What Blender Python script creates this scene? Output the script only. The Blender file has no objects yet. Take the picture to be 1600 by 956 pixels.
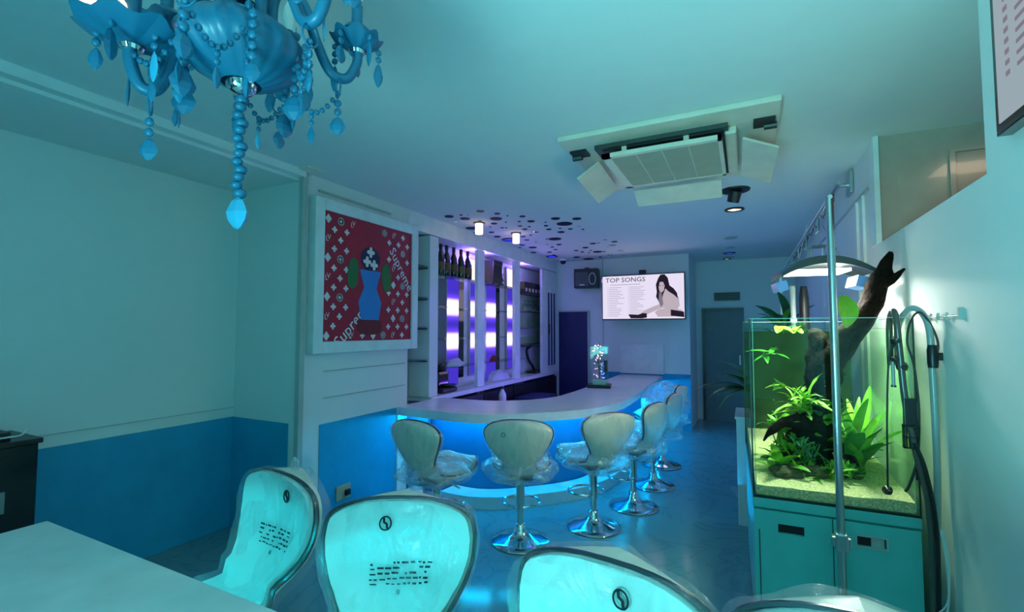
import bpy, bmesh, math, random
from mathutils import Vector, Matrix, Euler, noise
random.seed(7)
PI = math.pi
SC = bpy.context.scene
COL = SC.collection

# ---------------------------------------------------------------- camera
cd = bpy.data.cameras.new('camera'); cam = bpy.data.objects.new('camera', cd); COL.objects.link(cam)
cam.location = (0, 0, 1.45)
cam.rotation_euler = (math.radians(90 + 2.9), 0, math.radians(26.4))
cd.sensor_width = 36; cd.lens = 735 / 1600 * 36; cd.clip_start = 0.02
SC.camera = cam
SC.view_settings.view_transform = 'Standard'; SC.view_settings.look = 'None'
SC.view_settings.exposure = 0.0; SC.view_settings.gamma = 1.0
SC.view_settings.use_curve_mapping = False
SC.cycles.transparent_max_bounces = 32
# ---------------------------------------------------------------- world
W = bpy.data.worlds.new('room_world'); SC.world = W; W.use_nodes = True
W.node_tree.nodes['Background'].inputs[0].default_value = (0.10, 0.45, 0.50, 1)
W.node_tree.nodes['Background'].inputs[1].default_value = 0.3

# ---------------------------------------------------------------- lights
def area(name, loc, rot, size, power, color, sy=None, spread=PI):
    l = bpy.data.lights.new(name, 'AREA'); l.energy = power; l.color = color; l.size = size
    if sy: l.shape = 'RECTANGLE'; l.size_y = sy
    l.spread = spread
    o = bpy.data.objects.new(name, l); COL.objects.link(o); o.location = loc
    o.rotation_euler = [math.radians(a) for a in rot]; return o
def point(name, loc, power, color, rad=0.05):
    l = bpy.data.lights.new(name, 'POINT'); l.energy = power; l.color = color; l.shadow_soft_size = rad
    o = bpy.data.objects.new(name, l); COL.objects.link(o); o.location = loc; return o
def spot(name, loc, rot, power, color, ang=80, rad=0.04):
    l = bpy.data.lights.new(name, 'SPOT'); l.energy = power; l.color = color; l.shadow_soft_size = rad
    l.spot_size = math.radians(ang); l.spot_blend = 0.6
    o = bpy.data.objects.new(name, l); COL.objects.link(o); o.location = loc
    o.rotation_euler = [math.radians(a) for a in rot]; return o
TEAL = (0.02, 0.56, 0.72)
area('shopfront_glow', (-1.0, -1.7, 1.5), (90, 0, 0), 3.2, 5.6, (0.08, 0.68, 0.72), 1.8)
area('colour_wash_up', (-0.4, -0.5, 0.9), (160, 0, -15), 1.0, 22, TEAL, 0.8)
area('fill_behind_camera', (-0.75, -1.0, 1.0), (122, 0, -30), 0.8, 27, (0.26, 0.86, 0.82), 0.7, math.radians(100))  # added fill behind the camera for ceiling, air conditioner and stool backs
area('aisle_wash', (-0.1, 5.6, 2.50), (0, 0, 0), 0.5, 3.0, (0.0, 0.30, 1.0), 2.5)
area('aisle_ceiling_fill', (-0.25, 4.6, 0.3), (180, 0, 0), 0.4, 4.5, (0.0, 0.44, 1.0), 2.6)  # added fill that turns the aisle ceiling blue; no lamp stands here
area('bar_wash', (-2.0, 4.9, 2.52), (0, 0, 0), 0.5, 3, (0.18, 0.10, 1.0), 2.0)
area('bar_uplight', (-2.15, 5.2, 0.62), (180, 0, 0), 0.35, 3, (0.10, 0.30, 1.0), 2.4)
area('bar_violet_fill', (-1.86, 5.4, 0.66), (100, 0, 90), 1.6, 7, (0.20, 0.10, 1.0), 0.06)  # added violet fill for the back-bar posts and bottles, no real strip
spot('purple_downlight_lamp', (-2.50, 3.75, 2.5), (0, 4, 0), 16, (0.30, 0.08, 1.0), 50)
for y_ in (4.80, 5.05, 6.15): point('bay_lamp', (-2.87, y_, 2.32), 3.2, (0.30, 0.16, 1.0), 0.03)
area('aquarium_led_light', (.345, 3.0, 1.745), (0, 0, 8), 0.27, 22, (0.95, 1.0, 0.88), 0.20, math.radians(166))
area('recess_lamp', (1.3, 2.7, 2.5), (0, 0, 0), 0.3, 2.2, (1.0, 0.72, 0.50), 0.3)

# ---------------------------------------------------------------- materials
def nt(name):
    m = bpy.data.materials.new(name); m.use_nodes = True
    return m, m.node_tree.nodes, m.node_tree.links, m.node_tree.nodes['Principled BSDF']
def mat(name, col, rough=0.5, metal=0.0, scale=8, var=0.06, bump=0.05, bscale=60, coat=0.0, spec=None, trans=0.0):
    m, N, L, b = nt(name)
    tc = N.new('ShaderNodeTexCoord'); n = N.new('ShaderNodeTexNoise'); n.inputs['Scale'].default_value = scale
    n.inputs['Detail'].default_value = 3
    L.new(tc.outputs['Object'], n.inputs['Vector'])
    r = N.new('ShaderNodeValToRGB')
    r.color_ramp.elements[0].position = 0.3; r.color_ramp.elements[1].position = 0.7
    r.color_ramp.elements[0].color = [max(0, c * (1 - var)) for c in col] + [1]
    r.color_ramp.elements[1].color = [min(1, c * (1 + var)) for c in col] + [1]
    L.new(n.outputs['Fac'], r.inputs[0]); L.new(r.outputs[0], b.inputs['Base Color'])
    if bump:
        n2 = N.new('ShaderNodeTexNoise'); n2.inputs['Scale'].default_value = bscale
        L.new(tc.outputs['Object'], n2.inputs['Vector'])
        bu = N.new('ShaderNodeBump'); bu.inputs['Strength'].default_value = bump; bu.inputs['Distance'].default_value = 0.01
        L.new(n2.outputs['Fac'], bu.inputs['Height']); L.new(bu.outputs[0], b.inputs['Normal'])
    b.inputs['Roughness'].default_value = rough; b.inputs['Metallic'].default_value = metal
    b.inputs['Coat Weight'].default_value = coat
    if spec is not None: b.inputs['Specular IOR Level'].default_value = spec
    b.inputs['Transmission Weight'].default_value = trans
    return m
def emit(name, col, strength):
    m = bpy.data.materials.new(name); m.use_nodes = True; N = m.node_tree.nodes; L = m.node_tree.links
    N.clear(); e = N.new('ShaderNodeEmission'); o = N.new('ShaderNodeOutputMaterial')
    e.inputs[0].default_value = (*col, 1); e.inputs[1].default_value = strength
    L.new(e.outputs[0], o.inputs[0]); return m
def film(name, tint, fac, rough=0.15, wrinkle=14, bump=0.5, diff=(0.8, 0.9, 0.95), streak=1.0):
    """thin clear sheet: mostly see-through, with a sheen and a milky veil"""
    m = bpy.data.materials.new(name); m.use_nodes = True; N = m.node_tree.nodes; L = m.node_tree.links
    N.clear(); out = N.new('ShaderNodeOutputMaterial')
    tr = N.new('ShaderNodeBsdfTransparent'); tr.inputs[0].default_value = (*tint, 1)
    gl = N.new('ShaderNodeBsdfGlossy'); gl.inputs['Roughness'].default_value = rough
    tl = N.new('ShaderNodeBsdfTranslucent'); tl.inputs[0].default_value = (*diff, 1)
    df = N.new('ShaderNodeBsdfDiffuse'); df.inputs[0].default_value = (*diff, 1)
    m1 = N.new('ShaderNodeMixShader'); m1.inputs[0].default_value = 0.5
    m2 = N.new('ShaderNodeMixShader'); m2.inputs[0].default_value = 0.35
    m3 = N.new('ShaderNodeMixShader')
    L.new(tl.outputs[0], m1.inputs[1]); L.new(df.outputs[0], m1.inputs[2])
    L.new(m1.outputs[0], m2.inputs[1]); L.new(gl.outputs[0], m2.inputs[2])
    tc = N.new('ShaderNodeTexCoord'); mp = N.new('ShaderNodeMapping'); mp.inputs['Scale'].default_value = (1, 1, streak)
    n = N.new('ShaderNodeTexNoise'); n.inputs['Scale'].default_value = wrinkle; n.inputs['Detail'].default_value = 5
    n.inputs['Distortion'].default_value = 1.5
    L.new(tc.outputs['Object'], mp.inputs[0]); L.new(mp.outputs[0], n.inputs['Vector'])
    r = N.new('ShaderNodeMapRange'); r.inputs[1].default_value = 0.35; r.inputs[2].default_value = 0.75
    r.inputs[3].default_value = fac * 0.4; r.inputs[4].default_value = min(1, fac * 2.2)
    L.new(n.outputs['Fac'], r.inputs[0]); L.new(r.outputs[0], m3.inputs[0])
    bu = N.new('ShaderNodeBump'); bu.inputs['Strength'].default_value = bump; bu.inputs['Distance'].default_value = 0.02
    L.new(n.outputs['Fac'], bu.inputs['Height']); L.new(bu.outputs[0], gl.inputs['Normal'])
    L.new(tr.outputs[0], m3.inputs[1]); L.new(m2.outputs[0], m3.inputs[2]); L.new(m3.outputs[0], out.inputs[0])
    return m
def glass(name, tint, refl=0.06, rough=0.02, mx=0.8):
    m = bpy.data.materials.new(name); m.use_nodes = True; N = m.node_tree.nodes; L = m.node_tree.links
    N.clear(); out = N.new('ShaderNodeOutputMaterial')
    tr = N.new('ShaderNodeBsdfTransparent'); tr.inputs[0].default_value = (*tint, 1)
    gl = N.new('ShaderNodeBsdfGlossy'); gl.inputs['Roughness'].default_value = rough
    fr = N.new('ShaderNodeFresnel'); fr.inputs[0].default_value = 1.45
    mp = N.new('ShaderNodeMapRange'); mp.inputs[3].default_value = refl * 0.5; mp.inputs[4].default_value = mx
    L.new(fr.outputs[0], mp.inputs[0])
    ms = N.new('ShaderNodeMixShader'); L.new(mp.outputs[0], ms.inputs[0])
    L.new(tr.outputs[0], ms.inputs[1]); L.new(gl.outputs[0], ms.inputs[2]); L.new(ms.outputs[0], out.inputs[0])
    return m
M = {}
M['wall'] = mat('white_wall_paint', (0.78, 0.80, 0.79), 0.55, var=0.01, bump=0)
M['ceiling'] = mat('white_ceiling_paint', (0.80, 0.82, 0.82), 0.75, var=0.01, bump=0)
M['wainscot'] = mat('blue_wainscot_paint', (0.002, 0.33, 0.56), 0.5, bump=0.02)
M['barfront'] = mat('deep_blue_bar_panel', (0.0, 0.14, 0.32), 0.5, bump=0.02)
M['beige'] = mat('beige_gloss_panel', (0.50, 0.38, 0.32), 0.2, bump=0.0, coat=0.3)
M['trim'] = mat('grey_trim', (0.45, 0.50, 0.48), 0.4)
M['white'] = mat('white_satin', (0.82, 0.84, 0.84), 0.3, bump=0.02)
M['cabinet'] = mat('room_light_teal_lacquer', (0.10, 0.58, 0.56), 0.35, bump=0.0)  # teal of the room light is put into the cabinet colour
M['counter'] = mat('white_counter_laminate', (0.80, 0.80, 0.82), 0.28, bump=0.01)
M['table'] = mat('white_table_laminate', (0.82, 0.82, 0.82), 0.35, bump=0.01)
M['leather'] = mat('led_cyan_tinted_leatherette', (0.62, 0.80, 0.78), 0.35, bump=0.12, bscale=90)  # white leatherette with the cyan strip light put into its colour
M['shell'] = mat('cream_seat_shell', (0.86, 0.76, 0.66), 0.3, bump=0.05, bscale=50)
M['chrome'] = mat('chrome', (0.75, 0.78, 0.80), 0.08, 1.0, bump=0.0)
M['darkchrome'] = mat('dark_chrome_piping', (0.12, 0.14, 0.16), 0.22, 0.9, bump=0.0)
M['steel'] = mat('brushed_steel', (0.55, 0.60, 0.60), 0.3, 1.0, bump=0.05)
M['black'] = mat('black_plastic', (0.012, 0.013, 0.016), 0.35, bump=0.05)
M['blackgloss'] = mat('black_gloss', (0.006, 0.007, 0.01), 0.08, bump=0.0, coat=0.5)
M['ink'] = mat('black_ink', (0.01, 0.02, 0.03), 0.6, bump=0.0)
M['navy'] = mat('navy_door_paint', (0.01, 0.015, 0.10), 0.5)
M['ac'] = mat('cream_ac_plastic', (0.88, 0.74, 0.62), 0.4, bump=0.0)
M['mesh'] = mat('ac_filter_mesh', (0.52, 0.46, 0.36), 0.7, bump=0.4, bscale=400)
M['mirror'] = mat('dark_mirror_disc', (0.006, 0.006, 0.03), 0.5, 0.0, bump=0.0, spec=0.2)
M['silver'] = mat('silver_mirror_disc', (0.85, 0.87, 0.9), 0.06, 1.0, bump=0.0)
M['chand'] = mat('blue_chandelier_glass', (0.006, 0.135, 0.25), 0.45, bump=0.02, coat=0.15)
M['chandl'] = mat('pale_blue_crystal', (0.04, 0.34, 0.55), 0.2, bump=0.0, coat=0.4)
M['film'] = film('clear_wrap_film', (1, 1, 1), 0.15, bump=0.9, streak=0.35)
M['bag'] = film('loose_clear_plastic_bag', (0.99, 1, 1), 0.34, wrinkle=9, bump=0.8)
M['glass'] = glass('clear_shelf_glass', (0.88, 0.96, 0.95))
M['tank'] = glass('aquarium_glass', (0.93, 0.99, 0.95), 0.02, mx=0.3)
M['edge'] = mat('dark_silicone_seam', (0.01, 0.05, 0.04), 0.3, bump=0.0)
M['lightedge'] = mat('pale_glass_edge', (0.45, 0.75, 0.65), 0.15, bump=0.0)
M['water'] = bpy.data.materials.new('tank_water'); M['water'].use_nodes = True; N_ = M['water'].node_tree.nodes; N_.clear(); t_ = N_.new('ShaderNodeBsdfTransparent'); t_.inputs[0].default_value = (0.90, 1.0, 0.88, 1); o_ = N_.new('ShaderNodeOutputMaterial'); M['water'].node_tree.links.new(t_.outputs[0], o_.inputs[0])
M['surface'] = glass('water_surface', (0.97, 1.0, 0.97), 0.06)
M['depthdark'] = mat('dark_green_water_depth', (0.02, 0.055, 0.025), 0.6, var=0.5, scale=5)
M['sand'] = mat('pale_sand', (0.72, 0.62, 0.38), 0.9, var=0.35, scale=120, bump=0.8, bscale=150)
M['wood'] = mat('dark_driftwood', (0.009, 0.004, 0.002), 0.85, var=0.6, scale=12, bump=1.0, bscale=35, spec=0.1)
M['rock'] = mat('grey_brown_rock', (0.10, 0.08, 0.06), 0.8, var=0.5, scale=20, bump=0.8)
for nm, c in (('leafa', (0.16, 0.50, 0.02)), ('leafb', (0.05, 0.30, 0.02)), ('leafc', (0.30, 0.62, 0.04)), ('leafd', (0.012, 0.07, 0.015)), ('leafe', (0.06, 0.30, 0.20))):
    M[nm] = mat('leaf_green_' + nm[-1], c, 0.45, var=0.3, scale=10, bump=0.1)
    b = M[nm].node_tree.nodes['Principled BSDF']; b.inputs['Subsurface Weight'].default_value = 0.0
M['hose'] = mat('smoky_rubber_hose', (0.10, 0.09, 0.08), 0.25, bump=0.0, coat=0.3)
M['clearhose'] = mat('clear_grey_tube', (0.35, 0.40, 0.40), 0.2, bump=0.0)
M['cloth'] = mat('pale_cloth', (0.62, 0.58, 0.75), 0.9, bump=0.5, bscale=40)
M['bottle'] = mat('dark_green_bottle_glass', (0.008, 0.02, 0.012), 0.08, bump=0.0, coat=0.5)
M['foil'] = mat('gold_label', (0.16, 0.10, 0.04), 0.5, 0.2, bump=0.0)
M['red'] = mat('poster_red', (0.50, 0.012, 0.03), 0.45, var=0.1)
M['posterwhite'] = mat('poster_white', (0.85, 0.72, 0.72), 0.5)
M['postblue'] = mat('poster_blue', (0.02, 0.22, 0.60), 0.5)
M['postgreen'] = mat('poster_green', (0.02, 0.16, 0.04), 0.5)
M['postdark'] = mat('poster_dark_navy', (0.01, 0.02, 0.06), 0.5)
M['postbrown'] = mat('poster_dark_red', (0.22, 0.012, 0.012), 0.5)
M['socket'] = mat('beige_socket_plate', (0.5, 0.38, 0.25), 0.5)
M['blueflap'] = mat('pale_blue_acrylic', (0.25, 0.40, 0.85), 0.2, bump=0.0)
M['vent'] = mat('dark_grey_metal', (0.08, 0.09, 0.09), 0.4, 0.6, bump=0.0)
M['back'] = mat('grey_green_door', (0.18, 0.22, 0.22), 0.5)
M['plug'] = mat('dark_niche_back', (0.30, 0.40, 0.38), 0.5)
M['ledcyan'] = emit('cyan_led_strip', (0.0, 0.76, 0.86), 34)
M['ledblue'] = emit('blue_led_strip', (0.0, 0.52, 1.0), 95)
M['lampwhite'] = emit('aquarium_led_panel', (0.90, 1.0, 0.88), 9)
M['warmlamp'] = emit('warm_lamp', (1.0, 0.72, 0.50), 3)
M['warmbulb'] = emit('warm_bulb', (1.0, 0.78, 0.62), 1.6)
M['bluelamp'] = emit('blue_lamp', (0.02, 0.03, 1.0), 3)
M['purplelamp'] = emit('violet_lamp', (0.22, 0.12, 1.0), 3)
M['paleamp'] = emit('pale_lamp', (0.6, 0.9, 1.0), 2.0)
M['screen'] = emit('white_screen', (0.80, 0.74, 0.92), 1.0)
M['screeng'] = emit('screen_grey_text', (0.45, 0.42, 0.55), 0.8)
M['screend'] = emit('screen_dark', (0.03, 0.02, 0.04), 0.6)
M['screens'] = emit('screen_skin', (0.60, 0.50, 0.58), 0.85)
M['screenm'] = emit('screen_mid_grey', (0.30, 0.26, 0.33), 0.7)
M['sidescreen'] = emit('side_screen', (0.42, 0.52, 0.58), 0.75)
M['fairyb'] = emit('fairy_blue', (0.15, 0.15, 1.0), 5)
M['fairyp'] = emit('fairy_pink', (1.0, 0.25, 0.8), 4)
M['fairyw'] = emit('fairy_warm', (1.0, 0.7, 0.6), 5)
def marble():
    m, N, L, b = nt('room_light_blue_marble')
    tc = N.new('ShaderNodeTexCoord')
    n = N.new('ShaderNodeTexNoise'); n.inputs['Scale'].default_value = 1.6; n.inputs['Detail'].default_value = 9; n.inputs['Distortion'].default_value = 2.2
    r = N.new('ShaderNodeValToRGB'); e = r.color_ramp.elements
    e[0].position = 0.46; e[0].color = (0.13, 0.29, 0.35, 1); e[1].position = 0.50; e[1].color = (0.105, 0.245, 0.30, 1)  # blue of the room light is put into the pale marble colours
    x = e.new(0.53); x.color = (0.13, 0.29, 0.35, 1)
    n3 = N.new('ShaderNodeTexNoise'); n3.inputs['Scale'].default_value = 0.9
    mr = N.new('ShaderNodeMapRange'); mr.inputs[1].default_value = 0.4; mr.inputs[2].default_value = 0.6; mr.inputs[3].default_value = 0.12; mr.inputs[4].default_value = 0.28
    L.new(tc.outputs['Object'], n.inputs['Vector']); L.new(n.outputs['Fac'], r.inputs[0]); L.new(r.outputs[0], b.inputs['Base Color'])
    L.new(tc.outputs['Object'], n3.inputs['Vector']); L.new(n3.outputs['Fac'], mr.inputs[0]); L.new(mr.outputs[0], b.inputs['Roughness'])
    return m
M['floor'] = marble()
def lit_panel(name, phase, top=False):
    """frosted panel lit from behind: warm white and violet lamps in turn up its height"""
    m = bpy.data.materials.new(name); m.use_nodes = True; N = m.node_tree.nodes; L = m.node_tree.links
    N.clear(); out = N.new('ShaderNodeOutputMaterial'); e = N.new('ShaderNodeEmission')
    tc = N.new('ShaderNodeTexCoord'); sp = N.new('ShaderNodeSeparateXYZ'); L.new(tc.outputs['Object'], sp.inputs[0])
    a = N.new('ShaderNodeMath'); a.operation = 'MULTIPLY_ADD'; a.inputs[1].default_value = 2 * PI / 0.39; a.inputs[2].default_value = -0.92 * 2 * PI / 0.39
    c = N.new('ShaderNodeMath'); c.operation = 'COSINE'
    L.new(sp.outputs['Z'], a.inputs[0]); L.new(a.outputs[0], c.inputs[0])
    mr = N.new('ShaderNodeMapRange'); mr.inputs[1].default_value = -1; mr.inputs[2].default_value = 1
    d1 = N.new('ShaderNodeMath'); d1.operation = 'COMPARE'; d1.inputs[1].default_value = 0.725; d1.inputs[2].default_value = 0.39
    L.new(sp.outputs['Z'], d1.inputs[0]); d2_ = N.new('ShaderNodeMath'); d2_.operation = 'MULTIPLY'; c2 = N.new('ShaderNodeMath'); c2.inputs[1].default_value = 1
    L.new(c.outputs[0], c2.inputs[0]); L.new(c2.outputs[0], d2_.inputs[0]); L.new(d1.outputs[0], d2_.inputs[1])
    mr.inputs[1].default_value = 0; mr.inputs[2].default_value = 2; L.new(d2_.outputs[0], mr.inputs[0])
    r = N.new('ShaderNodeValToRGB'); el = r.color_ramp.elements
    el[0].position = 0.0; el[0].color = (0.09, 0.05, 0.85, 1); el[1].position = 0.95; el[1].color = (1.0, 0.86, 0.72, 1)
    q = el.new(0.4); q.color = (0.16, 0.07, 0.9, 1); q = el.new(0.65); q.color = (0.75, 0.55, 1.0, 1)
    L.new(mr.outputs[0], r.inputs[0])
    s = N.new('ShaderNodeMapRange'); s.inputs[3].default_value = 0.7; s.inputs[4].default_value = 2.2; L.new(mr.outputs[0], s.inputs[0])
    L.new(r.outputs[0], e.inputs[0]); L.new(s.outputs[0], e.inputs[1]); L.new(e.outputs[0], out.inputs[0])
    return m
M['litcol'] = lit_panel('backlit_frosted_panel', 0)

# ---------------------------------------------------------------- mesh builder
class MB:
    def __init__(s): s.v = []; s.f = []
    def add(s, vs, fs, mtx=None):
        n = len(s.v)
        for v in vs: s.v.append(tuple(mtx @ Vector(v)) if mtx else tuple(v))
        for f in fs: s.f.append(tuple(i + n for i in f))
        return s
    def box(s, x0, x1, y0, y1, z0, z1, mtx=None, bev=0):
        if bev:
            bm = bmesh.new(); bmesh.ops.create_cube(bm, size=1)
            for v in bm.verts: v.co = Vector(((x0 + x1) / 2 + v.co.x * (x1 - x0), (y0 + y1) / 2 + v.co.y * (y1 - y0), (z0 + z1) / 2 + v.co.z * (z1 - z0)))
            bmesh.ops.bevel(bm, geom=bm.edges[:], offset=bev, segments=2, affect='EDGES', profile=0.6)
            bm.verts.index_update(); r = s.add([v.co[:] for v in bm.verts], [[v.index for v in f.verts] for f in bm.faces], mtx); bm.free(); return r
        vs = [(x, y, z) for z in (z0, z1) for y in (y0, y1) for x in (x0, x1)]
        return s.add(vs, [(0, 2, 3, 1), (4, 5, 7, 6), (0, 1, 5, 4), (2, 6, 7, 3), (0, 4, 6, 2), (1, 3, 7, 5)], mtx)
    def lathe(s, prof, n=24, mtx=None, sx=1, sy=1):
        vs = []; fs = []
        for r, z in prof:
            for k in range(n): a = 2 * PI * k / n; vs.append((r * math.cos(a) * sx, r * math.sin(a) * sy, z))
        for i in range(len(prof) - 1):
            for k in range(n):
                k2 = (k + 1) % n; fs.append((i * n + k, i * n + k2, (i + 1) * n + k2, (i + 1) * n + k))
        fs.append(tuple(range(n))[::-1]); m = (len(prof) - 1) * n; fs.append(tuple(range(m, m + n)))
        return s.add(vs, fs, mtx)
    def cyl(s, a, b, r, r2=None, n=16):
        a = Vector(a); b = Vector(b); d = b - a
        q = d.to_track_quat('Z', 'Y').to_matrix().to_4x4(); q.translation = a
        return s.lathe([(r, 0), (r if r2 is None else r2, d.length)], n, q)
    def tube(s, pts, r, n=8, closed=False):
        P = [Vector(p) for p in pts]; m = len(P); vs = []; fs = []
        up = Vector((0.01, 0.02, 1))
        prev = None
        for i, p in enumerate(P):
            if closed: d = P[(i + 1) % m] - P[i - 1]
            else: d = P[min(i + 1, m - 1)] - P[max(i - 1, 0)]
            d.normalize()
            if prev is None:
                a = d.cross(up if abs(d.z) < .95 else Vector((1, 0, 0))); a.normalize()
            else:
                a = prev - d * prev.dot(d); a.normalize()
            prev = a; b = d.cross(a); rr = r[i] if isinstance(r, (list, tuple)) else r
            for k in range(n):
                t = 2 * PI * k / n; vs.append(p + a * (rr * math.cos(t)) + b * (rr * math.sin(t)))
        for i in range(m if closed else m - 1):
            j = (i + 1) % m
            for k in range(n): k2 = (k + 1) % n; fs.append((i * n + k, i * n + k2, j * n + k2, j * n + k))
        if not closed: fs.append(tuple(range(n))[::-1]); fs.append(tuple(range((m - 1) * n, m * n)))
        return s.add(vs, fs)
    def ball(s, c, r, n=12, m=8, sx=1, sy=1, sz=1):
        prof = [(max(1e-4, r * math.sin(PI * i / m)), -r * math.cos(PI * i / m) * sz) for i in range(m + 1)]
        return s.lathe(prof, n, Matrix.Translation(c), sx, sy)
    def prism(s, poly, z0, z1, mtx=None):
        n = len(poly); vs = [(x, y, z0) for x, y in poly] + [(x, y, z1) for x, y in poly]
        fs = [tuple(range(n))[::-1], tuple(range(n, 2 * n))] + [(i, (i + 1) % n, n + (i + 1) % n, n + i) for i in range(n)]
        return s.add(vs, fs, mtx)
    def grid(s, fn, nu, nv, mtx=None, closeu=False):
        vs = [fn(i / nu, j / nv) for j in range(nv + 1) for i in range(nu + 1)]
        w = nu + 1
        return s.add(vs, [(j * w + i, j * w + i + 1, (j + 1) * w + i + 1, (j + 1) * w + i) for j in range(nv) for i in range(nu)], mtx)
    def build(s, name, m, parent=None, world=False, smooth=False, auto=None, fix=True):
        vs = s.v
        loc = Vector((0, 0, 0))
        if parent is not None and world:
            inv = WM[parent.name].inverted(); vs = [tuple(inv @ Vector(v)) for v in vs]
        if parent is None:
            xs = [v[0] for v in vs]; ys = [v[1] for v in vs]; zs = [v[2] for v in vs]
            loc = Vector(((min(xs) + max(xs)) / 2, (min(ys) + max(ys)) / 2, min(zs)))
            vs = [tuple(Vector(v) - loc) for v in vs]
        me = bpy.data.meshes.new(name); me.from_pydata(vs, [], s.f); me.validate()
        if fix:
            bm = bmesh.new(); bm.from_mesh(me)
            bmesh.ops.recalc_face_normals(bm, faces=bm.faces[:]); bm.to_mesh(me); bm.free()
        me.materials.append(m)
        if smooth:
            for p in me.polygons: p.use_smooth = True
            me.set_sharp_from_angle(angle=math.radians(auto or 40))
        o = bpy.data.objects.new(name, me); COL.objects.link(o); o.location = loc
        if parent is not None: o.parent = parent
        WM[o.name] = (WM[parent.name] if parent is not None else Matrix.Identity(4)) @ Matrix.Translation(loc)
        return o
WM = {}
def tag(o, label, cat, group=None):
    o['label'] = label; o['category'] = cat
    if group: o['group'] = group
    return o
def struct(o, label=None):
    o['kind'] = 'structure'
    if label: o['label'] = label
    return o
def thing(name, label, cat, loc=(0, 0, 0), rz=0, group=None):
    o = bpy.data.objects.new(name, None); COL.objects.link(o); o.empty_display_size = 0.1
    o.location = loc; o.rotation_euler = (0, 0, rz)
    WM[o.name] = Matrix.Translation(loc) @ Matrix.Rotation(rz, 4, 'Z')
    return tag(o, label, cat, group)
def dup(root, loc, rz, label, group=None):
    r = root.copy(); COL.objects.link(r); r.location = loc; r.rotation_euler = (0, 0, rz); r['label'] = label
    if group: r['group'] = group
    for ch in list(root.children):
        c = ch.copy(); COL.objects.link(c); c.parent = r
        for g in list(ch.children):
            d = g.copy(); COL.objects.link(d); d.parent = c
    return r
def spline(pts, n=8):
    P = [Vector(p) for p in pts]; out = []
    for i in range(len(P) - 1):
        p0 = P[max(i - 1, 0)]; p1 = P[i]; p2 = P[i + 1]; p3 = P[min(i + 2, len(P) - 1)]
        for k in range(n):
            t = k / n
            out.append(0.5 * ((2 * p1) + (p2 - p0) * t + (2 * p0 - 5 * p1 + 4 * p2 - p3) * t * t + (3 * p1 - p0 - 3 * p2 + p3) * t ** 3))
    out.append(P[-1]); return out
def lerp_tab(tab, t):
    for (a, x), (b, y) in zip(tab, tab[1:]):
        if t <= b: k = (t - a) / (b - a); k = k * k * (3 - 2 * k) if False else k; return x + (y - x) * k
    return tab[-1][1]
def text_mb(body, size, mtx, mb=None, ext=0.0005):
    cu = bpy.data.curves.new('text', 'FONT'); cu.body = body; cu.size = size; cu.extrude = ext; cu.align_x = 'CENTER'; cu.align_y = 'CENTER'
    cu.resolution_u = 2
    o = bpy.data.objects.new('text', cu); COL.objects.link(o)
    dg = bpy.context.evaluated_depsgraph_get(); me = bpy.data.meshes.new_from_object(o.evaluated_get(dg))
    mb = mb or MB(); mb.add([v.co[:] for v in me.vertices], [tuple(p.vertices) for p in me.polygons], mtx)
    bpy.data.objects.remove(o); bpy.data.meshes.remove(me); bpy.data.curves.remove(cu)
    return mb

# ================================================================ STRUCTURE
HC = 2.57; SOF = 2.50; LX = -3.47; PX = -2.79; RX = 0.69; TY = 7.3; BY = 8.3
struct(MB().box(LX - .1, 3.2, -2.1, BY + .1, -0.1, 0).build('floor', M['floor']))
ceil = struct(MB().box(LX - .1, 3.2, -2.1, BY + .1, HC, HC + 0.1).build('ceiling', M['ceiling']))
struct(MB().box(LX, -2.80, -2.0, 2.27, SOF, HC).build('soffit_left', M['ceiling']))
struct(MB().box(-2.80, -2.74, -2.0, 2.27, SOF + .02, HC).build('trim_1', M['ceiling']))
# left wall
wl = struct(MB().box(LX - .1, LX, -2.0, 2.37, 0, SOF).build('wall_left', M['wall']))
MB().box(LX, LX + .012, -2.0, 2.27, 0, 0.80).build('wainscot_panel', M['wainscot'], wl, True)
MB().box(LX, LX + .006, -2.0, 2.27, 0.868, 0.872).build('groove_line', M['trim'], wl, True)
wr = struct(MB().box(LX, PX - .1, 2.27, 2.37, 0, HC).build('wall_return', M['wall']))
MB().box(LX + .012, -2.86, 2.258, 2.27, 0, 0.80).build('wainscot_panel', M['wainscot'], wr, True)
# poster wall
wp = struct(MB().box(PX - .1, PX, 2.27, 3.46, 0, HC).build('wall_poster', M['wall']))
MB().box(PX, PX + .006, 2.47, 3.31, 0.0, 0.762).build('wainscot_panel', M['wainscot'], wp, True)
MB().box(PX, PX + .010, 2.50, 3.42, 0.948, 0.953).build('groove_line', M['trim'], wp, True)
MB().box(PX, PX + .010, 2.50, 3.42, 1.145, 1.150).build('groove_line', M['trim'], wp, True)
MB().box(PX, PX + .014, 2.42, 3.20, 2.462, 2.478).build('top_slot', M['trim'], wp, True)
struct(MB().box(PX - .01, PX + .02, 3.31, 3.36, 0, 0.762).build('trim_2', M['white']))
# corner post with ceiling plate
t = thing('corner_post', 'slim pale corner post with a square ceiling plate, left of the red poster', 'post', (-2.765, 2.275, 0))
MB().box(-.02, .02, -.022, .018, 0, HC - .012).build('post', M['trim'], t)
MB().box(-.07, .12, -.07, .06, HC - .012, HC).build('ceiling_plate', M['ac'], t)
# narrow niche wall and back-bar wall
struct(MB().box(PX - .40, PX - .30, 3.40, TY - .001, 0, HC).build('wall_back_bar', M['wall']))
struct(MB().box(PX - .30, PX - .05, 3.461, TY, 2.41, HC).build('soffit_back_bar', M['ceiling']))
struct(MB().box(PX - .05, PX, 3.461, TY, 2.40, HC).build('trim_3', M['white']))
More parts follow.
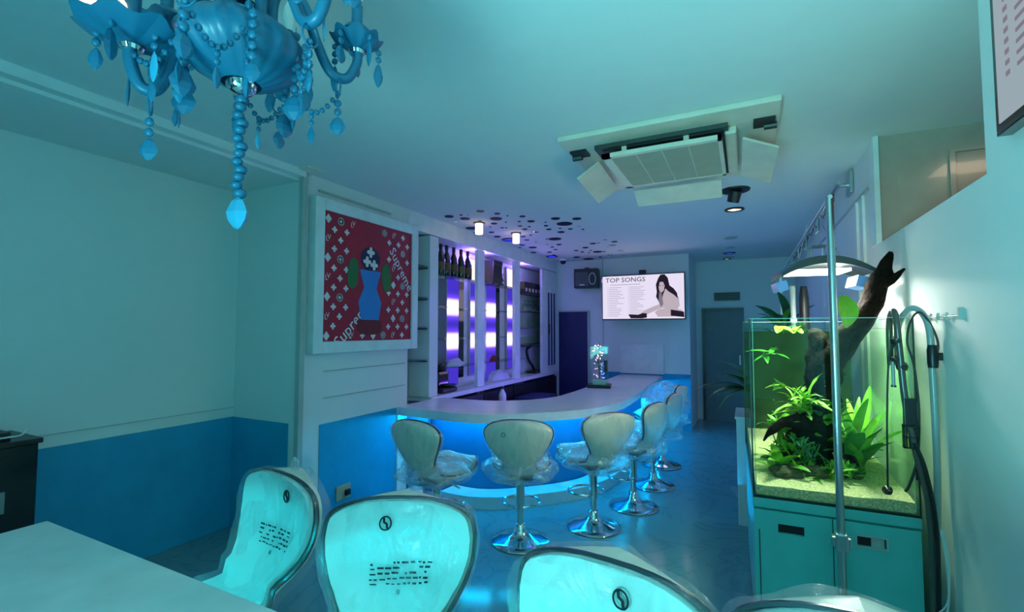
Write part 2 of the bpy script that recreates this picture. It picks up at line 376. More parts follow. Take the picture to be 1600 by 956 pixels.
# TV wall
wt = struct(MB().box(PX - .5, -0.73, TY, BY, 0, HC).build('wall_tv', M['wall']))
MB().box(-2.04, -0.73, TY - .008, TY, 0, 0.80).build('wainscot_panel', M['wainscot'], wt, True)
MB().box(-1.74, -1.10, TY - .03, TY, 0.79, 1.23).build('access_panel', M['white'], wt, True)
MB().box(-2.02, -2.008, TY - .012, TY, 0.8, HC).build('wall_seam', M['trim'], wt, True)
dt = struct(MB().box(-2.75, -2.26, TY - .03, TY, 0, 1.74).build('door_1', M['navy']), 'dark navy door behind the bar')
MB().box(-2.26, -2.235, TY - .045, TY, 0, 1.76).build('door_frame', M['trim'], dt, True)
MB().box(-2.75, -2.26, TY - .045, TY, 1.74, 1.76).build('door_frame', M['trim'], dt, True)
# corridor end
struct(MB().box(-0.73, 1.2, BY, BY + .1, 0, HC).build('wall_back', M['wall']))
d2 = struct(MB().box(-0.60, -0.02, BY - .03, BY, 0, 1.76).build('door_2', M['back']), 'grey door at the end of the aisle')
MB().box(-0.64, -0.60, BY - .05, BY, 0, 1.80).build('door_frame', M['vent'], d2, True)
MB().box(-0.60, -0.02, BY - .05, BY, 1.76, 1.80).build('door_frame', M['vent'], d2, True)
MB().box(-0.10, -0.08, BY - .07, BY - .03, 0.9, 1.05).build('door_handle', M['chrome'], d2, True)
t = thing('air_vent', 'dark slotted air vent above the grey door', 'vent', (-0.26, BY - .03, 1.92))
MB().box(-.19, .19, 0, .03, 0, .13).build('frame', M['vent'], t)
for k in range(4): MB().box(-.17, .17, -.012, 0, .015 + k * .028, .028 + k * .028).build('slat', M['black'], t)
# right wall: beyond the opening, half wall, and the near full-height part
w1 = struct(MB().box(RX, RX + .1, 3.45, BY, 0, HC).build('wall_right', M['wall']))
MB().box(RX - .012, RX, 3.45, 5.6, 2.30, 2.315).build('picture_rail', M['trim'], w1, True)
for y in (3.62, 3.80, 5.4): MB().box(RX - .014, RX, y, y + .03, 0, 2.3).build('panel_strip', M['white'], w1, True)
struct(MB().box(RX, RX + .1, 1.97, 3.45, 0, 1.94).build('wall_half', M['wall']))
struct(MB().box(RX, RX + .1, -2.0, 1.97, 0, HC).build('wall_right_near', M['wall']))
rb = struct(MB().box(RX + .10, 3.1, 3.35, 3.45, 0, HC).build('wall_recess', M['beige']))
struct(MB().box(RX - .006, RX + .02, 3.33, 3.45, 1.94, HC).build('trim_4', M['white']))
MB().box(RX + .02, RX + .10, 3.351, 3.45, 1.9, HC - .001).build('jamb', M['beige'], rb, True)
MB().box(1.02, 1.045, 3.33, 3.35, 1.5, 2.42).build('door_frame', M['beige'], rb, True)
MB().box(1.02, 2.2, 3.33, 3.35, 2.42, 2.44).build('door_frame', M['beige'], rb, True)
struct(MB().box(3.1, 3.2, -2, 3.45, 0, HC).build('wall_recess_side', M['beige']))
struct(MB().box(LX - .1, 3.2, -2.1, -2.0, 0, HC).build('wall_behind', M['wall']))
# small things on the poster wall
t = thing('wall_socket', 'small beige wall socket low on the blue panel under the poster', 'socket', (PX + .006, 2.70, 0.16))
MB().box(0, .012, -.07, .07, 0, .11, bev=.004).build('cover_plate', M['socket'], t)
MB().box(.012, .035, .01, .05, .03, .07).build('plug', M['black'], t)
struct(MB().box(-2.42, -2.33, 2.70, 3.10, 0, 0.20, bev=.004).build('trim_5', M['white']), 'low boxed step along the poster wall')

# ================================================================ CEILING MIRROR DISCS
DISCS = [(-2.6,3.84,.045),(-2.22,3.8,.036),(-2.51,3.99,.05),(-2.46,3.84,.015),(-2.67,4.05,.02),(-2.68,4.4,.067),(-2.43,4.15,.022),(-2.53,4.32,.02),(-2.76,4.65,.04),(-2.12,3.95,.029),(-2.23,4.13,.061),(-2.35,4.31,.034),(-2.59,4.69,.031),(-2.54,4.55,.017),(-2.65,4.94,.041),(-2.46,4.43,.012),(-2.37,4.53,.017),(-1.95,4.16,.03),(-2.07,4.34,.016),(-2.16,4.54,.025),(-1.96,4.39,.039),(-2.18,4.71,.029),(-2.12,4.89,.03),(-2.37,5.07,.031),(-2.42,5.29,.032),(-2.08,4.61,.016),(-2.62,5.58,.04),(-2.57,5.81,.056),(-2.73,6.2,.042),(-2.73,5.74,.021),(-2.25,5.03,.016),(-2.37,5.46,.015),(-1.9,4.65,.023),(-1.84,4.49,.011),(-1.94,4.83,.029),(-1.81,4.84,.015),(-1.69,4.39,.046),(-1.69,4.65,.084),(-1.5,4.49,.046),(-1.72,4.92,.025),(-1.59,4.83,.021),(-1.6,5.0,.015),(-1.87,5.03,.04),(-2.08,5.38,.08),(-2.17,5.76,.034),(-2.32,5.9,.023),(-2.35,6.1,.028),(-2.51,6.27,.035),(-2.54,6.53,.023),(-2.3,5.67,.02),(-2.17,5.34,.015),(-1.75,5.89,.039),(-1.67,5.87,.02),(-1.47,5.89,.039),(-1.93,6.14,.041),(-2.12,6.31,.03),(-2.08,6.46,.028),(-2.31,6.89,.052),(-2.1,6.79,.039),(-1.88,6.55,.065),(-1.98,7.04,.028),(-2.2,7.15,.083),(-1.54,5.7,.026),(-1.55,6.11,.05),(-1.56,6.59,.039),(-1.62,7.1,.048),(-1.79,6.57,.02),(-1.65,6.25,.014),(-1.81,6.89,.011),(-1.5,7.2,.042),(-1.79,6.98,.011),(-1.93,6.38,.017),(-2.01,6.56,.015),(-2.33,4.55,.012),(-2.21,4.31,.011),(-2.07,4.07,.01),(-2.39,3.86,.01)]
discmesh = {}
for i, (x, y, r) in enumerate(DISCS):
    m = M['silver'] if (x > -1.7 and y > 5.6 and x != -1.47) or i % 9 == 4 else M['mirror']
    key = m.name
    if key not in discmesh:
        o = MB().lathe([(.96, -.006), (1, -.004), (1, 0)], 24).build('mirror_disc', m, ceil); discmesh[key] = o.data
    else:
        o = bpy.data.objects.new('mirror_disc', discmesh[key]); COL.objects.link(o); o.parent = ceil
    inv = WM[ceil.name].inverted() @ Vector((x, y, HC))
    o.location = inv; o.scale = (r, r, 1)
def downlight(x, y, r, m, label, ring=None, grp=None):
    t = thing('recessed_downlight', label, 'ceiling light', (x, y, HC), 0, grp)
    MB().lathe([(r * .72, -.004), (r * .75, -.012), (r, -.010), (r, 0), (r * .72, 0)], 28).build('ring', ring or M['black'], t, smooth=True)
    MB().lathe([(r * .70, -.004), (r * .70, 0)], 24).build('lens', m, t)
    return t
def cylspot(x, y, label):
    t = thing('ceiling_spotlight', label, 'ceiling light', (x, y, HC))
    MB().lathe([(.035, -.12), (.04, -.115), (.04, -.01), (.04, 0)], 24).build('lamp_body', M['warmlamp'], t, smooth=True)
    MB().lathe([(.06, -.012), (.06, 0)], 24).build('ring', M['vent'], t)
cylspot(-2.48, 4.22, 'glowing warm cylinder spotlight among the ceiling discs, nearer the poster')
cylspot(-2.36, 4.86, 'glowing warm cylinder spotlight among the ceiling discs, farther from the poster')
downlight(-2.60, 5.17, .10, M['bluelamp'], 'violet-blue downlight among the ceiling discs beside the second bar bay')
downlight(-2.62, 6.65, .09, M['bluelamp'], 'violet-blue downlight above the last bar bay')
downlight(-.07, 4.79, .085, M['warmlamp'], 'lit white downlight in a dark ring, just beyond the black ceiling spot')
downlight(-.19, 7.50, .085, M['bluelamp'], 'deep blue downlight far along the aisle')
downlight(-.24, 8.10, .06, M['paleamp'], 'tiny lit downlight over the grey door at the aisle end')
t = thing('black_ceiling_spot', 'black swivel ceiling spotlight behind the air conditioner', 'ceiling light', (-.05, 4.12, HC))
MB().lathe([(.105, -.012), (.11, 0)], 28).build('mounting_plate', M['black'], t)
MB().cyl((0, 0, -.01), (-.02, .03, -.09), .05, .045, 20).build('lamp_head', M['black'], t, smooth=True)
for k, (x, y, r) in enumerate(((-.14, 6.23, .08), (-.17, 6.97, .06), (-.21, 7.83, .09))):
    o = MB().lathe([(r * .9, -.015), (r, -.01), (r, 0)], 24).build('smoke_detector', M['trim'], None)
    o.location = (x, y, HC - .015)
    for v in o.data.vertices: pass
    tag(o, ('flat round grey ceiling fitting before the blue downlight', 'small round grey ceiling fitting closest to the blue downlight', 'flat round grey ceiling fitting beyond the blue downlight')[k], 'ceiling fitting')

# ================================================================ AIR CONDITIONER
t = thing('ceiling_air_conditioner', 'cream four-way ceiling air conditioner with its flaps hanging open', 'air conditioner', (-0.39, 3.09, HC))
MB().box(-.57, .57, -.57, .55, -.03, 0, bev=.008).build('panel', M['ac'], t)
MB().box(-.39, .33, -.42, .38, -.055, -.03).build('air_opening', M['vent'], t)
MB().box(-.35, .31, -.39, -.33, -.062, -.055).build('dark_slot', M['black'], t)
for x in (-.22, .12): MB().box(x - .014, x + .014, -.40, -.28, -.105, -.045).build('hanger', M['ac'], t)
g = MB(); x0, x1, y0, y1 = -.34, .30, -.45, .20
g.box(x0, x1, y0, y0 + .03, -.125, -.10).box(x0, x1, y1 - .03, y1, -.125, -.10).box(x0, x0 + .05, y0, y1, -.125, -.10).box(x1 - .02, x1, y0, y1, -.125, -.10)
gf = g.build('grille_frame', M['ac'], t)
MB().box(x0 + .05, x1 - .02, y0 + .03, y1 - .03, -.121, -.112).build('filter', M['mesh'], t)
for k in range(1, 4): MB().box(x0 + .05 + k * .14, x0 + .054 + k * .14, y0 + .03, y1 - .03, -.124, -.12).build('filter_rib', M['ac'], t)
MB().box(.31, .37, -.36, .34, -.07, -.03, bev=.01).build('side_duct', M['ac'], t)
def flap(pts, th=.012):
    a, b, c, d = [Vector(p) for p in pts]; n = (b - a).cross(d - a).normalized() * th
    return MB().add([a, b, c, d, a + n, b + n, c + n, d + n], [(0, 1, 2, 3), (7, 6, 5, 4), (0, 4, 5, 1), (1, 5, 6, 2), (2, 6, 7, 3), (3, 7, 4, 0)])
flap([(-.41, -.24, -.07), (-.44, .36, -.07), (-.58, .33, -.17), (-.54, -.28, -.17)]).build('flap', M['ac'], t)
flap([(.40, -.36, -.10), (.39, .30, -.10), (.56, .38, -.15), (.57, -.28, -.15)]).build('flap', M['ac'], t)
flap([(-.34, .44, -.08), (.26, .44, -.08), (.26, .60, -.16), (-.34, .60, -.16)]).build('flap', M['ac'], t)
for sx in (-1, 1):
    MB().box(sx * .50 - .05, sx * .50 + .05, -.40, -.30, -.045, -.025).build('corner_opening', M['black'], t)
    MB().cyl((sx * .53 - .03, -.31, -.045), (sx * .53 + .03, -.31, -.045), .018, n=10).build('motor', M['vent'], t)

# ================================================================ POSTER
t = thing('framed_poster', 'red patterned poster in a deep white frame on the left wall', 'poster', (PX, 2.925, 1.28))
fx = .075
MB().box(0, fx, -.585, -.50, 0, 1.13, bev=.006).build('frame_side', M['white'], t)
MB().box(0, fx, .50, .585, 0, 1.13, bev=.006).build('frame_side', M['white'], t)
MB().box(0, fx, -.50, .50, 0, .085, bev=.006).build('frame_side', M['white'], t)
MB().box(0, fx, -.50, .50, 1.045, 1.13, bev=.006).build('frame_side', M['white'], t)
pb = MB().box(.02, .06, -.50, .50, .085, 1.045).build('poster_sheet', M['red'], t)
def PM(y, z, rot=0):   # maps flat xy art onto the sheet facing +x
    return Matrix.Translation((.0605, y, z)) @ Matrix(((0, 0, 1, 0), (1, 0, 0, 0), (0, 1, 0, 0), (0, 0, 0, 1))) @ Matrix.Rotation(rot, 4, 'Z')
motif = MB()
def flower(r):
    P = []
    for k in range(24):
        a = 2 * PI * k / 24; P.append(((r * (.45 + .55 * abs(math.cos(2 * a)))) * math.cos(a), (r * (.45 + .55 * abs(math.cos(2 * a)))) * math.sin(a)))
    return P
def inart(y, z): return ((y + .02) / .22) ** 4 + ((z - .58) / .42) ** 4 < 1
row = 0
z = .125
while z < 1.03:
    y = -.46 + (0.06 if row % 2 else 0); k = 0
    while y < .48:
        if not inart(y, z) and not (abs((z - .2) - (y + .22) * 1.0) < .07 and z < .42) and not (abs((z - .72) + (y - .36) * 1.0) < .06 and y > .2):
            q = (k + row) % 4 if row % 2 == 0 else 3
            if q == 0: motif.prism([(.03 * math.cos(a * PI / 2), .036 * math.sin(a * PI / 2)) for a in range(4)], 0, .0006, PM(y, z)); motif.prism(flower(.014), .0008, .0012, PM(y, z))
            elif q == 1: motif.lathe([(.024, 0), (.024, .0006), (.030, .0006), (.030, 0)], 16, PM(y, z)); motif.prism(flower(.016), 0, .0007, PM(y, z))
            elif q == 2: text_mb('L', .055, PM(y - .008, z - .006), motif); text_mb('V', .055, PM(y + .01, z + .008), motif)
            else: motif.prism(flower(.026), 0, .0006, PM(y, z, 0))
        y += .12; k += 1
    z += .072; row += 1
motif.build('printed_pattern', M['posterwhite'], t)['kind'] = 'stuff'
text_mb('Supreme', .13, PM(-.20, .22, math.radians(45))).build('lettering', M['white'], t)
text_mb('Supreme', .12, PM(.36, .70, math.radians(-52))).build('lettering', M['white'], t)
# plain still life in the middle of the sheet
def ell(a, b, n=28, pw=1.0): return [(a * math.copysign(abs(math.cos(2 * PI * k / n)) ** pw, math.cos(2 * PI * k / n)), b * math.copysign(abs(math.sin(2 * PI * k / n)) ** pw, math.sin(2 * PI * k / n))) for k in range(n)]
MB().prism([(-.10, -.20), (.10, -.20), (.13, -.06), (.07, .06), (.12, .20), (-.12, .20), (-.07, .06), (-.13, -.06)], 0, .0016, PM(-.02, .45)).build('painted_vase', M['postblue'], t)
for s in (-1, 1): MB().prism(ell(.055, .12, pw=.8), 0, .0012, PM(-.02 + s * .19, .61, s * .1)).build('painted_bottle', M['postgreen'], t)
MB().prism(ell(.11, .10), 0, .0010, PM(-.02, .74)).build('painted_foliage', M['postdark'], t)
for a_, b_ in ((-.06, .72), (.02, .70), (-.02, .80)): MB().prism(flower(.045), .0011, .0016, PM(a_, b_)).build('painted_flower', M['posterwhite'], t)
MB().prism(ell(.14, .07, pw=.7), 0, .0014, PM(-.02, .20)).build('painted_base', M['postbrown'], t)

# ================================================================ BACK BAR UNITS
n1 = thing('corner_shelf_niche', 'narrow open shelf niche right beside the red poster', 'shelf unit', (PX, 3.63, .79))
MB().box(-.26, -.25, -.165, .17, 0, 1.60).build('back_panel', M['plug'], n1)
MB().box(-.25, -.005, .17, .31, 0, 1.60).build('side_panel', M['wall'], n1)
for z in (.36, .68, .97, 1.28): MB().box(-.24, -.02, -.16, .169, z, z + .01).build('glass_shelf', M['glass'], n1)
for z in (.355, .675, .965, 1.275): MB().box(-.24, -.03, .155, .169, z - .012, z).build('shelf_bracket', M['vent'], n1)
bays = [('first back-bar bay, holding the row of champagne bottles', 3.95, 4.73), ('middle back-bar bay, under the dark box', 4.88, 5.72), ('last back-bar bay, holding the row of small dark cartons', 5.90, 6.68)]
backs = [(3.95, 5.18), (5.18, 6.22), (6.22, 7.28)]
for i, (lab, y0, y1) in enumerate(bays):
    t = thing('back_bar_unit', 'white lit shelving ' + lab, 'shelf unit', (PX, 0, .79), 0)
    b0, b1 = backs[i]
    MB().box(-.27, -.255, b0, b1, 0, 1.60).build('back_panel', M['white'], t)
    MB().box(-.045, -.005, y1, y1 + .16, 0, 1.60).build('upright', M['white'], t)
    if i < 2:
        pan = [(4.47, 4.68), (4.93, 5.155)] if i == 0 else [(5.38, 5.60), (5.92, 6.18)]
        for k, (a, b) in enumerate(pan):
            MB().box(-.255, -.235, a, b, (.12 if k else .02), 1.235).build('lit_panel', M['litcol'], t)
            if k:
                MB().box(-.255, -.238, a + .01, b - .01, 1.26, 1.53).build('warm_lit_box', M['warmbulb'], t)
                g = MB(); g.box(-.255, -.225, a - .02, a, .1, 1.55).box(-.255, -.225, b, b + .02, .1, 1.55).box(-.255, -.225, a, b, 1.53, 1.55).box(-.255, -.225, a, b, .1, .12)
                g.build('panel_frame', M['trim'], t)
            else: MB().box(-.255, -.245, b + .02, b + .13, .1, 1.235).build('dark_panel', M['blackgloss'], t)
        if i == 0: MB().box(-.255, -.24, 4.0, 4.44, .1, 1.235).build('blue_panel', M['back'], t)
        for z in (.25, .56, .90, 1.235): MB().box(-.235, -.05, y0 + .01 if i == 0 else b0 + .01, b1 - .03, z, z + .009).build('glass_shelf', M['glass'], t)
    else:
        MB().box(-.255, -.245, 6.24, 6.36, .1, 1.2).build('dark_panel', M['vent'], t)
        for z in (.43, .68, .93, 1.19): MB().box(-.25, -.05, b0 + .02, b1 - .02, z, z + .010).build('shelf', M['vent'], t)
t = thing('bar_end_cabinet', 'tall closed cabinet with long dark slots beside the navy door', 'cabinet', (PX - .2, 6.85, .79))
MB().box(.16, .195, .0, .43, 0, 1.60).build('body', M['white'], t)
for k in range(3): MB().box(.195, .205, .06 + k * .12, .10 + k * .12, .1, 1.25).build('slot_panel', M['navy'], t)
MB().box(.2, .225, .05, .07, .6, .75).build('handle', M['black'], t)
# back counter and under-counter
t = thing('back_counter', 'low white back counter running under the lit shelving', 'counter', (PX + .02, 5.38, 0))
MB().box(-.315, .0, -1.56, 1.88, .74, .788, bev=.004).build('worktop', M['counter'], t)
MB().box(-.315, -.04, -1.35, 1.86, 0.0, .74).build('cabinet_body', M['blackgloss'], t)
for k in range(4): MB().box(-.04, -.02, -1.3 + k * .80, -.52 + k * .80, .08, .70).build('door', M['black'], t)
# bottles
def bottle(name, h, r, m, foil=True):
    t = thing(name, '', 'bottle')
    MB().lathe([(r * .9, 0), (r, .01), (r, h * .5), (r * .85, h * .6), (r * .4, h * .78), (r * .34, h * .84), (r * .34, h * .97), (r * .38, h)], 20).build('glass_body', m, t, smooth=True)
    MB().lathe([(r * 1.02, h * .18), (r * 1.02, h * .42)], 20).build('label_band', M['foil'] if foil else M['posterwhite'], t, smooth=True)
    MB().lathe([(r * .42, h * .84), (r * .42, h * .99), (r * .2, h * 1.0)], 14).build('neck_foil', M['black'], t, smooth=True)
    return t
bt = bottle('champagne_bottle', .34, .048, M['bottle'])
bl = ['gold-labelled champagne bottle at the left end of the top shelf', 'second champagne bottle from the left on the top shelf', 'middle champagne bottle of the top shelf row', 'fourth champagne bottle from the left on the top shelf', 'champagne bottle at the right end of the row, before the warm box']
for k, y in enumerate((4.16, 4.27, 4.41, 4.56, 4.71)):
    if k == 0: bt.location = (PX - .13, y, 2.034); bt['label'] = bl[0]; bt['group'] = 'champagne bottles on the top shelf'
    else: dup(bt, (PX - .13, y, 2.034), 0, bl[k], 'champagne bottles on the top shelf')
t = thing('dark_gift_box', 'tall dark box on the top shelf of the middle bay', 'box', (PX - .14, 5.33, 2.034))
MB().box(-.09, .085, -.12, .12, 0, .30, bev=.01).build('box_body', M['black'], t)
MB().box(-.093, .088, -.123, .123, .25, .305, bev=.01).build('lid', M['black'], t)
bk = bottle('liquor_bottle', .16, .035, M['bottle'], False); bk.location = (PX - .13, 5.56, 2.034); bk['label'] = 'short dark bottle right of the dark box'
sb = thing('small_dark_carton', 'dark carton', 'box', (0, 0, 0), 0, 'dark cartons in the last bay')
MB().box(-.05, .05, -.055, .055, 0, .17, bev=.006).build('carton_body', M['black'], sb)
MB().box(.05, .052, -.03, .03, .03, .08).build('label_patch', M['posterwhite'], sb)
for k in range(5):
    L5 = ['leftmost', 'second from left', 'middle', 'second from right', 'rightmost'][k] + ' of the five dark cartons in the last bay'
    p = (PX - .15, 6.30 + k * .12, 1.99)
    if k == 0: sb.location = p; sb['label'] = L5
    else: dup(sb, p, 0, L5)
gb = thing('wine_glass', 'g', 'glass', (0, 0, 0), 0, 'upturned glasses under the cartons')
MB().lathe([(.03, 0), (.036, .05), (.02, .09), (.004, .10), (.004, .14), (.028, .148)], 16).build('glass_bowl', M['glass'], gb, smooth=True)
for k in range(4):
    p = (PX - .15, 6.34 + k * .13, 1.74); lb = 'upturned glass hanging below the dark cartons, ' + ['left end', 'left of centre', 'right of centre', 'right end'][k]
    if k == 0: gb.location = p; gb['label'] = lb
    else: dup(gb, p, 0, lb)
# cloths and machines on the back counter
def heap(name, loc, sx, sy, sz, m, seed, lab, cat):
    def fn(u, v):
        a = 2 * PI * u; ph = PI / 2 * v
        d = 1 + .35 * noise.noise(Vector((math.cos(a) * 1.6 + seed, math.sin(a) * 1.6, v * 2)))
        return (sx * math.cos(ph) * math.cos(a) * d, sy * math.cos(ph) * math.sin(a) * d, sz * math.sin(ph) * (1 + .3 * noise.noise(Vector((u * 6, v * 5, seed)))))
    o = MB().grid(fn, 36, 14).build(name, m, None, smooth=True, auto=70); o.location = loc
    return tag(o, lab, cat)
heap('folded_cloth', (PX - .14, 5.50, .79), .10, .27, .13, M['cloth'], 3, 'crumpled pale violet cloth heap on the counter of the middle bay', 'cloth')
t = thing('coffee_machine', 'black rounded machine at the left end of the back counter', 'coffee machine', (PX - .14, 4.22, .79))
MB().box(-.12, .12, -.16, .12, 0, .05, bev=.02).build('base', M['black'], t)
MB().box(-.12, .04, -.14, .08, .05, .22, bev=.03).build('body', M['blackgloss'], t)
MB().ball((0, -.02, .25), .05).build('knob', M['black'], t, smooth=True)
MB().lathe([(.07, .05), (.09, .07), (.09, .075)], 20, Matrix.Translation((.04, .05, 0))).build('drip_tray', M['vent'], t)
heap('draped_cloth', (PX - .14, 4.46, 1.045), .08, .15, .08, M['cloth'], 8, 'pale cloth draped over the black machine', 'cloth')
heap('ornate_tin', (PX - .14, 5.35, 1.05), .04, .07, .07, M['postbrown'], 11, 'small reddish ornament on the low shelf of the middle bay', 'ornament')
t = thing('bar_tap_arm', 'dark jointed arm standing in the last bay', 'machine', (PX - .14, 6.40, .79))
MB().tube(spline([(0, .30, .0), (0, .22, .10), (0, .05, .22), (0, .0, .36), (0, .16, .42)]), .022, 10).build('arm', M['black'], t, smooth=True)
MB().box(-.06, .06, -.08, .38, .41, .45, bev=.01).build('head', M['black'], t)
MB().box(-.08, .08, .16, .44, 0, .035, bev=.01).build('foot', M['black'], t)
bw = bottle('soap_bottle', .22, .045, M['white'], False); bw.location = (-2.66, 5.10, .55); bw['label'] = 'white squeeze bottle standing inside the bar below the back counter edge'
t = thing('sink_cabinet', 'low dark cabinet inside the bar, with the white squeeze bottle on it', 'cabinet', (-2.60, 5.45, 0))
MB().box(-.14, .22, -.6, .8, 0, .55, bev=.01).build('body', M['black'], t)
MB().box(-.12, .20, .1, .7, .55, .57).build('lid', M['navy'], t)

# ================================================================ BAR COUNTER
outer = [(-2.785, 3.34), (-2.72, 3.30), (-2.39, 3.285), (-2.17, 3.27), (-1.99, 3.29), (-1.79, 3.38), (-1.60, 3.53), (-1.37, 3.76), (-1.20, 4.00), (-1.11, 4.25), (-1.06, 4.6), (-1.06, 5.2), (-1.09, 6.2), (-1.12, 7.28)]
inner = [(-1.74, 7.28), (-1.72, 6.2), (-1.71, 5.3), (-1.72, 4.85), (-1.76, 4.5), (-1.92, 4.2), (-2.14, 4.03), (-2.41, 3.97), (-2.785, 3.97)]
so = [(p.x, p.y) for p in spline([(x, y, 0) for x, y in outer], 4)]; si = [(p.x, p.y) for p in spline([(x, y, 0) for x, y in inner], 4)]
bar = thing('bar_counter', 'long curved white bar counter with a blue front and a glowing underside', 'counter', (-1.9, 4.6, 0))
MB().prism(so + si, .70, .77).build('countertop', M['counter'], bar, True)
def offset(poly, d):
    out = []
    for i, p in enumerate(poly):
        a = Vector(poly[max(i - 1, 0)]); b = Vector(poly[min(i + 1, len(poly) - 1)]); t_ = (b - a).normalized()
        out.append((p[0] - t_.y * d, p[1] + t_.x * d))
    return out
def wall_strip(poly, th, z0, z1):
    q = offset(poly, th); n = len(poly); vs = []; fs = []
    for (x, y), (x2, y2) in zip(poly, q): vs += [(x, y, z0), (x, y, z1), (x2, y2, z0), (x2, y2, z1)]
    for i in range(n - 1):
        a = 4 * i; b = a + 4; fs += [(a, b, b + 1, a + 1), (a + 2, a + 3, b + 3, b + 2), (a + 1, b + 1, b + 3, a + 3), (a, a + 2, b + 2, b)]
    fs += [(0, 1, 3, 2), (4 * n - 4, 4 * n - 2, 4 * n - 1, 4 * n - 3)]
    return MB().add(vs, fs)
so2 = so[1:]
fr = offset(so2, .26)
fr = [(PX + .003, fr[0][1])] + fr
wall_strip(fr, .06, 0, .70).build('front_panel', M['barfront'], bar, True)
kp = offset(so2, .06); kp = [p for p in kp if p[0] > -2.45 or p[1] > 3.5]
wall_strip(offset(so2, .05)[8:], .20, 0, .10).build('foot_plinth', M['white'], bar, True)
ls = offset(so2, .075)
ls3 = [(x, y, .6935) for x, y in ls]
MB().tube(ls3, .006, 6).build('light_strip', M['ledblue'], bar, True)

# acrylic flower display on the bar
t = thing('flower_display', 'clear acrylic flower display with fairy lights on the bar counter', 'decoration', (-1.57, 5.50, .77), .2)
MB().box(-.10, .10, -.09, .09, 0, .03, bev=.006).build('base', M['black'], t)
MB().box(-.055, .055, -.05, .05, .03, .07).build('plinth', M['lightedge'], t)
g = MB()
for (a, b, c, d) in ((-.075, -.071, -.07, .07), (.071, .075, -.07, .07), (-.075, .075, -.07, -.066), (-.075, .075, .066, .07)): g.box(a, b, c, d, .03, .40)
g.build('acrylic_case', M['tank'], t)
for k in range(46):
    a = random.random() * 6.28; r = random.uniform(.02, .065); z = random.uniform(.08, .42)
    m = M['fairyw'] if z > .28 else (M['fairyp'] if math.cos(a) < .1 else M['fairyb'])
    MB().ball((r * math.cos(a), r * math.sin(a), z), .0045, 6, 4).build('fairy_light', m, t)
for k in range(9):
    a = k * 2.4; r = random.uniform(.01, .06); z = random.uniform(.26, .44)
    MB().tube(spline([(0, 0, .07), (r * .3 * math.cos(a), r * .3 * math.sin(a), z * .6), (r * math.cos(a), r * math.sin(a), z)], 5), .0025, 5).build('stem', M['leafb'], t)
    f = MB()
    for p in range(5): f.ball((r * math.cos(a) + .014 * math.cos(p * 1.256), r * math.sin(a) + .014 * math.sin(p * 1.256), z), .011, 8, 5, sz=.6)
    f.build('flower', M['cloth'], t, smooth=True)
MB().box(.045, .075, -.075, -.07, .16, .27, bev=.002).build('dark_tag', M['black'], t)
t.scale = (1.35, 1.35, 1.2)

# ================================================================ TV, SPEAKER, CAMERA DOME
t = thing('wall_television', 'wall television showing a white TOP SONGS screen', 'television', (-1.35, 7.0, 1.595), 0)
MB().box(-.60, .60, 0, .05, 0, .675, bev=.006).build('bezel', M['blackgloss'], t)
sc = MB().box(-.585, .585, -.003, .001, .018, .658).build('screen', M['screen'], t)
sc.scale = (1, 1, 1)
MB().box(-.12, .12, .05, .25, .2, .45).build('wall_bracket', M['vent'], t)
MB().box(-.05, .05, .05, .08, .62, .74).build('bracket_top', M['black'], t)
TS = Matrix.Diagonal((1.11, 1, 1.11, 1))
def TM(x, z, rot=0, dy=-.0035): return TS @ Matrix.Translation((x, dy, z)) @ Matrix.Rotation(PI / 2, 4, 'X') @ Matrix.Rotation(rot, 4, 'Z')
g = MB(); text_mb('TOP SONGS', .085, TS @ Matrix.Translation((-.22, -.004, .535)) @ Matrix.Diagonal((1.15, 1, 1, 1)) @ Matrix.Rotation(PI / 2, 4, 'X'), g)
g.build('title_text', M['screend'], sc)
g = MB(); g.box(-.42, -.02, -.0045, -.0035, .470, .478)
random.seed(3)
for c in (-.46, -.18):
    for r in range(17):
        L_ = random.uniform(.10, .21); g.box(c, c + .012, -.0045, -.0035, .05 + r * .024, .056 + r * .024); g.box(c + .02, c + .02 + L_, -.0045, -.0035, .05 + r * .024, .056 + r * .024)
g.v = [(x * 1.11, y, z * 1.11) for x, y, z in g.v]
q_ = g.build('song_list', M['screeng'], sc); q_['kind'] = 'stuff'
def flat(poly, m, nm, dy=-.0045, par=None):
    MB().prism([(x, z) for x, z in poly], 0, .0005, TM(0, 0, 0, dy)).build(nm, m, par or sc)
flat([(.20, .30), (.26, .36), (.32, .40), (.40, .38), (.46, .28), (.47, .18), (.44, .13), (.32, .12), (.24, .18)], M['screens'], 'pictured_jumper', -.0045)
flat([(-.02, .075), (.02, .12), (.16, .18), (.28, .22), (.40, .19), (.44, .13), (.34, .15), (.24, .15), (.10, .09), (.0, .045)], M['screens'], 'pictured_leg', -.005)
flat([(.16, .10), (.22, .14), (.40, .15), (.50, .12), (.51, .06), (.40, .04), (.20, .04)], M['screens'], 'pictured_leg', -.0050)
flat([(-.18, .075), (-.05, .068), (.0, .09), (.06, .085), (.06, .03), (.0, .02), (-.15, .022)], M['screend'], 'pictured_boot', -.0054)
flat([(.36, .13), (.52, .10), (.525, .03), (.36, .05)], M['screend'], 'pictured_boot', -.0054)
flat([(.19, .36), (.18, .46), (.21, .54), (.24, .585), (.29, .588), (.33, .54), (.35, .44), (.40, .40), (.44, .34), (.45, .27), (.40, .32), (.34, .36), (.30, .40), (.27, .33), (.25, .24), (.21, .24), (.18, .30)], M['screend'], 'pictured_hair', -.0054)
flat([(.215, .42), (.225, .37), (.25, .35), (.28, .38), (.29, .44), (.27, .49), (.23, .49)], M['screens'], 'pictured_face', -.0058)
flat([(.225, .445), (.245, .445), (.245, .438), (.225, .438)], M['screend'], 'pictured_eye', -.0062)
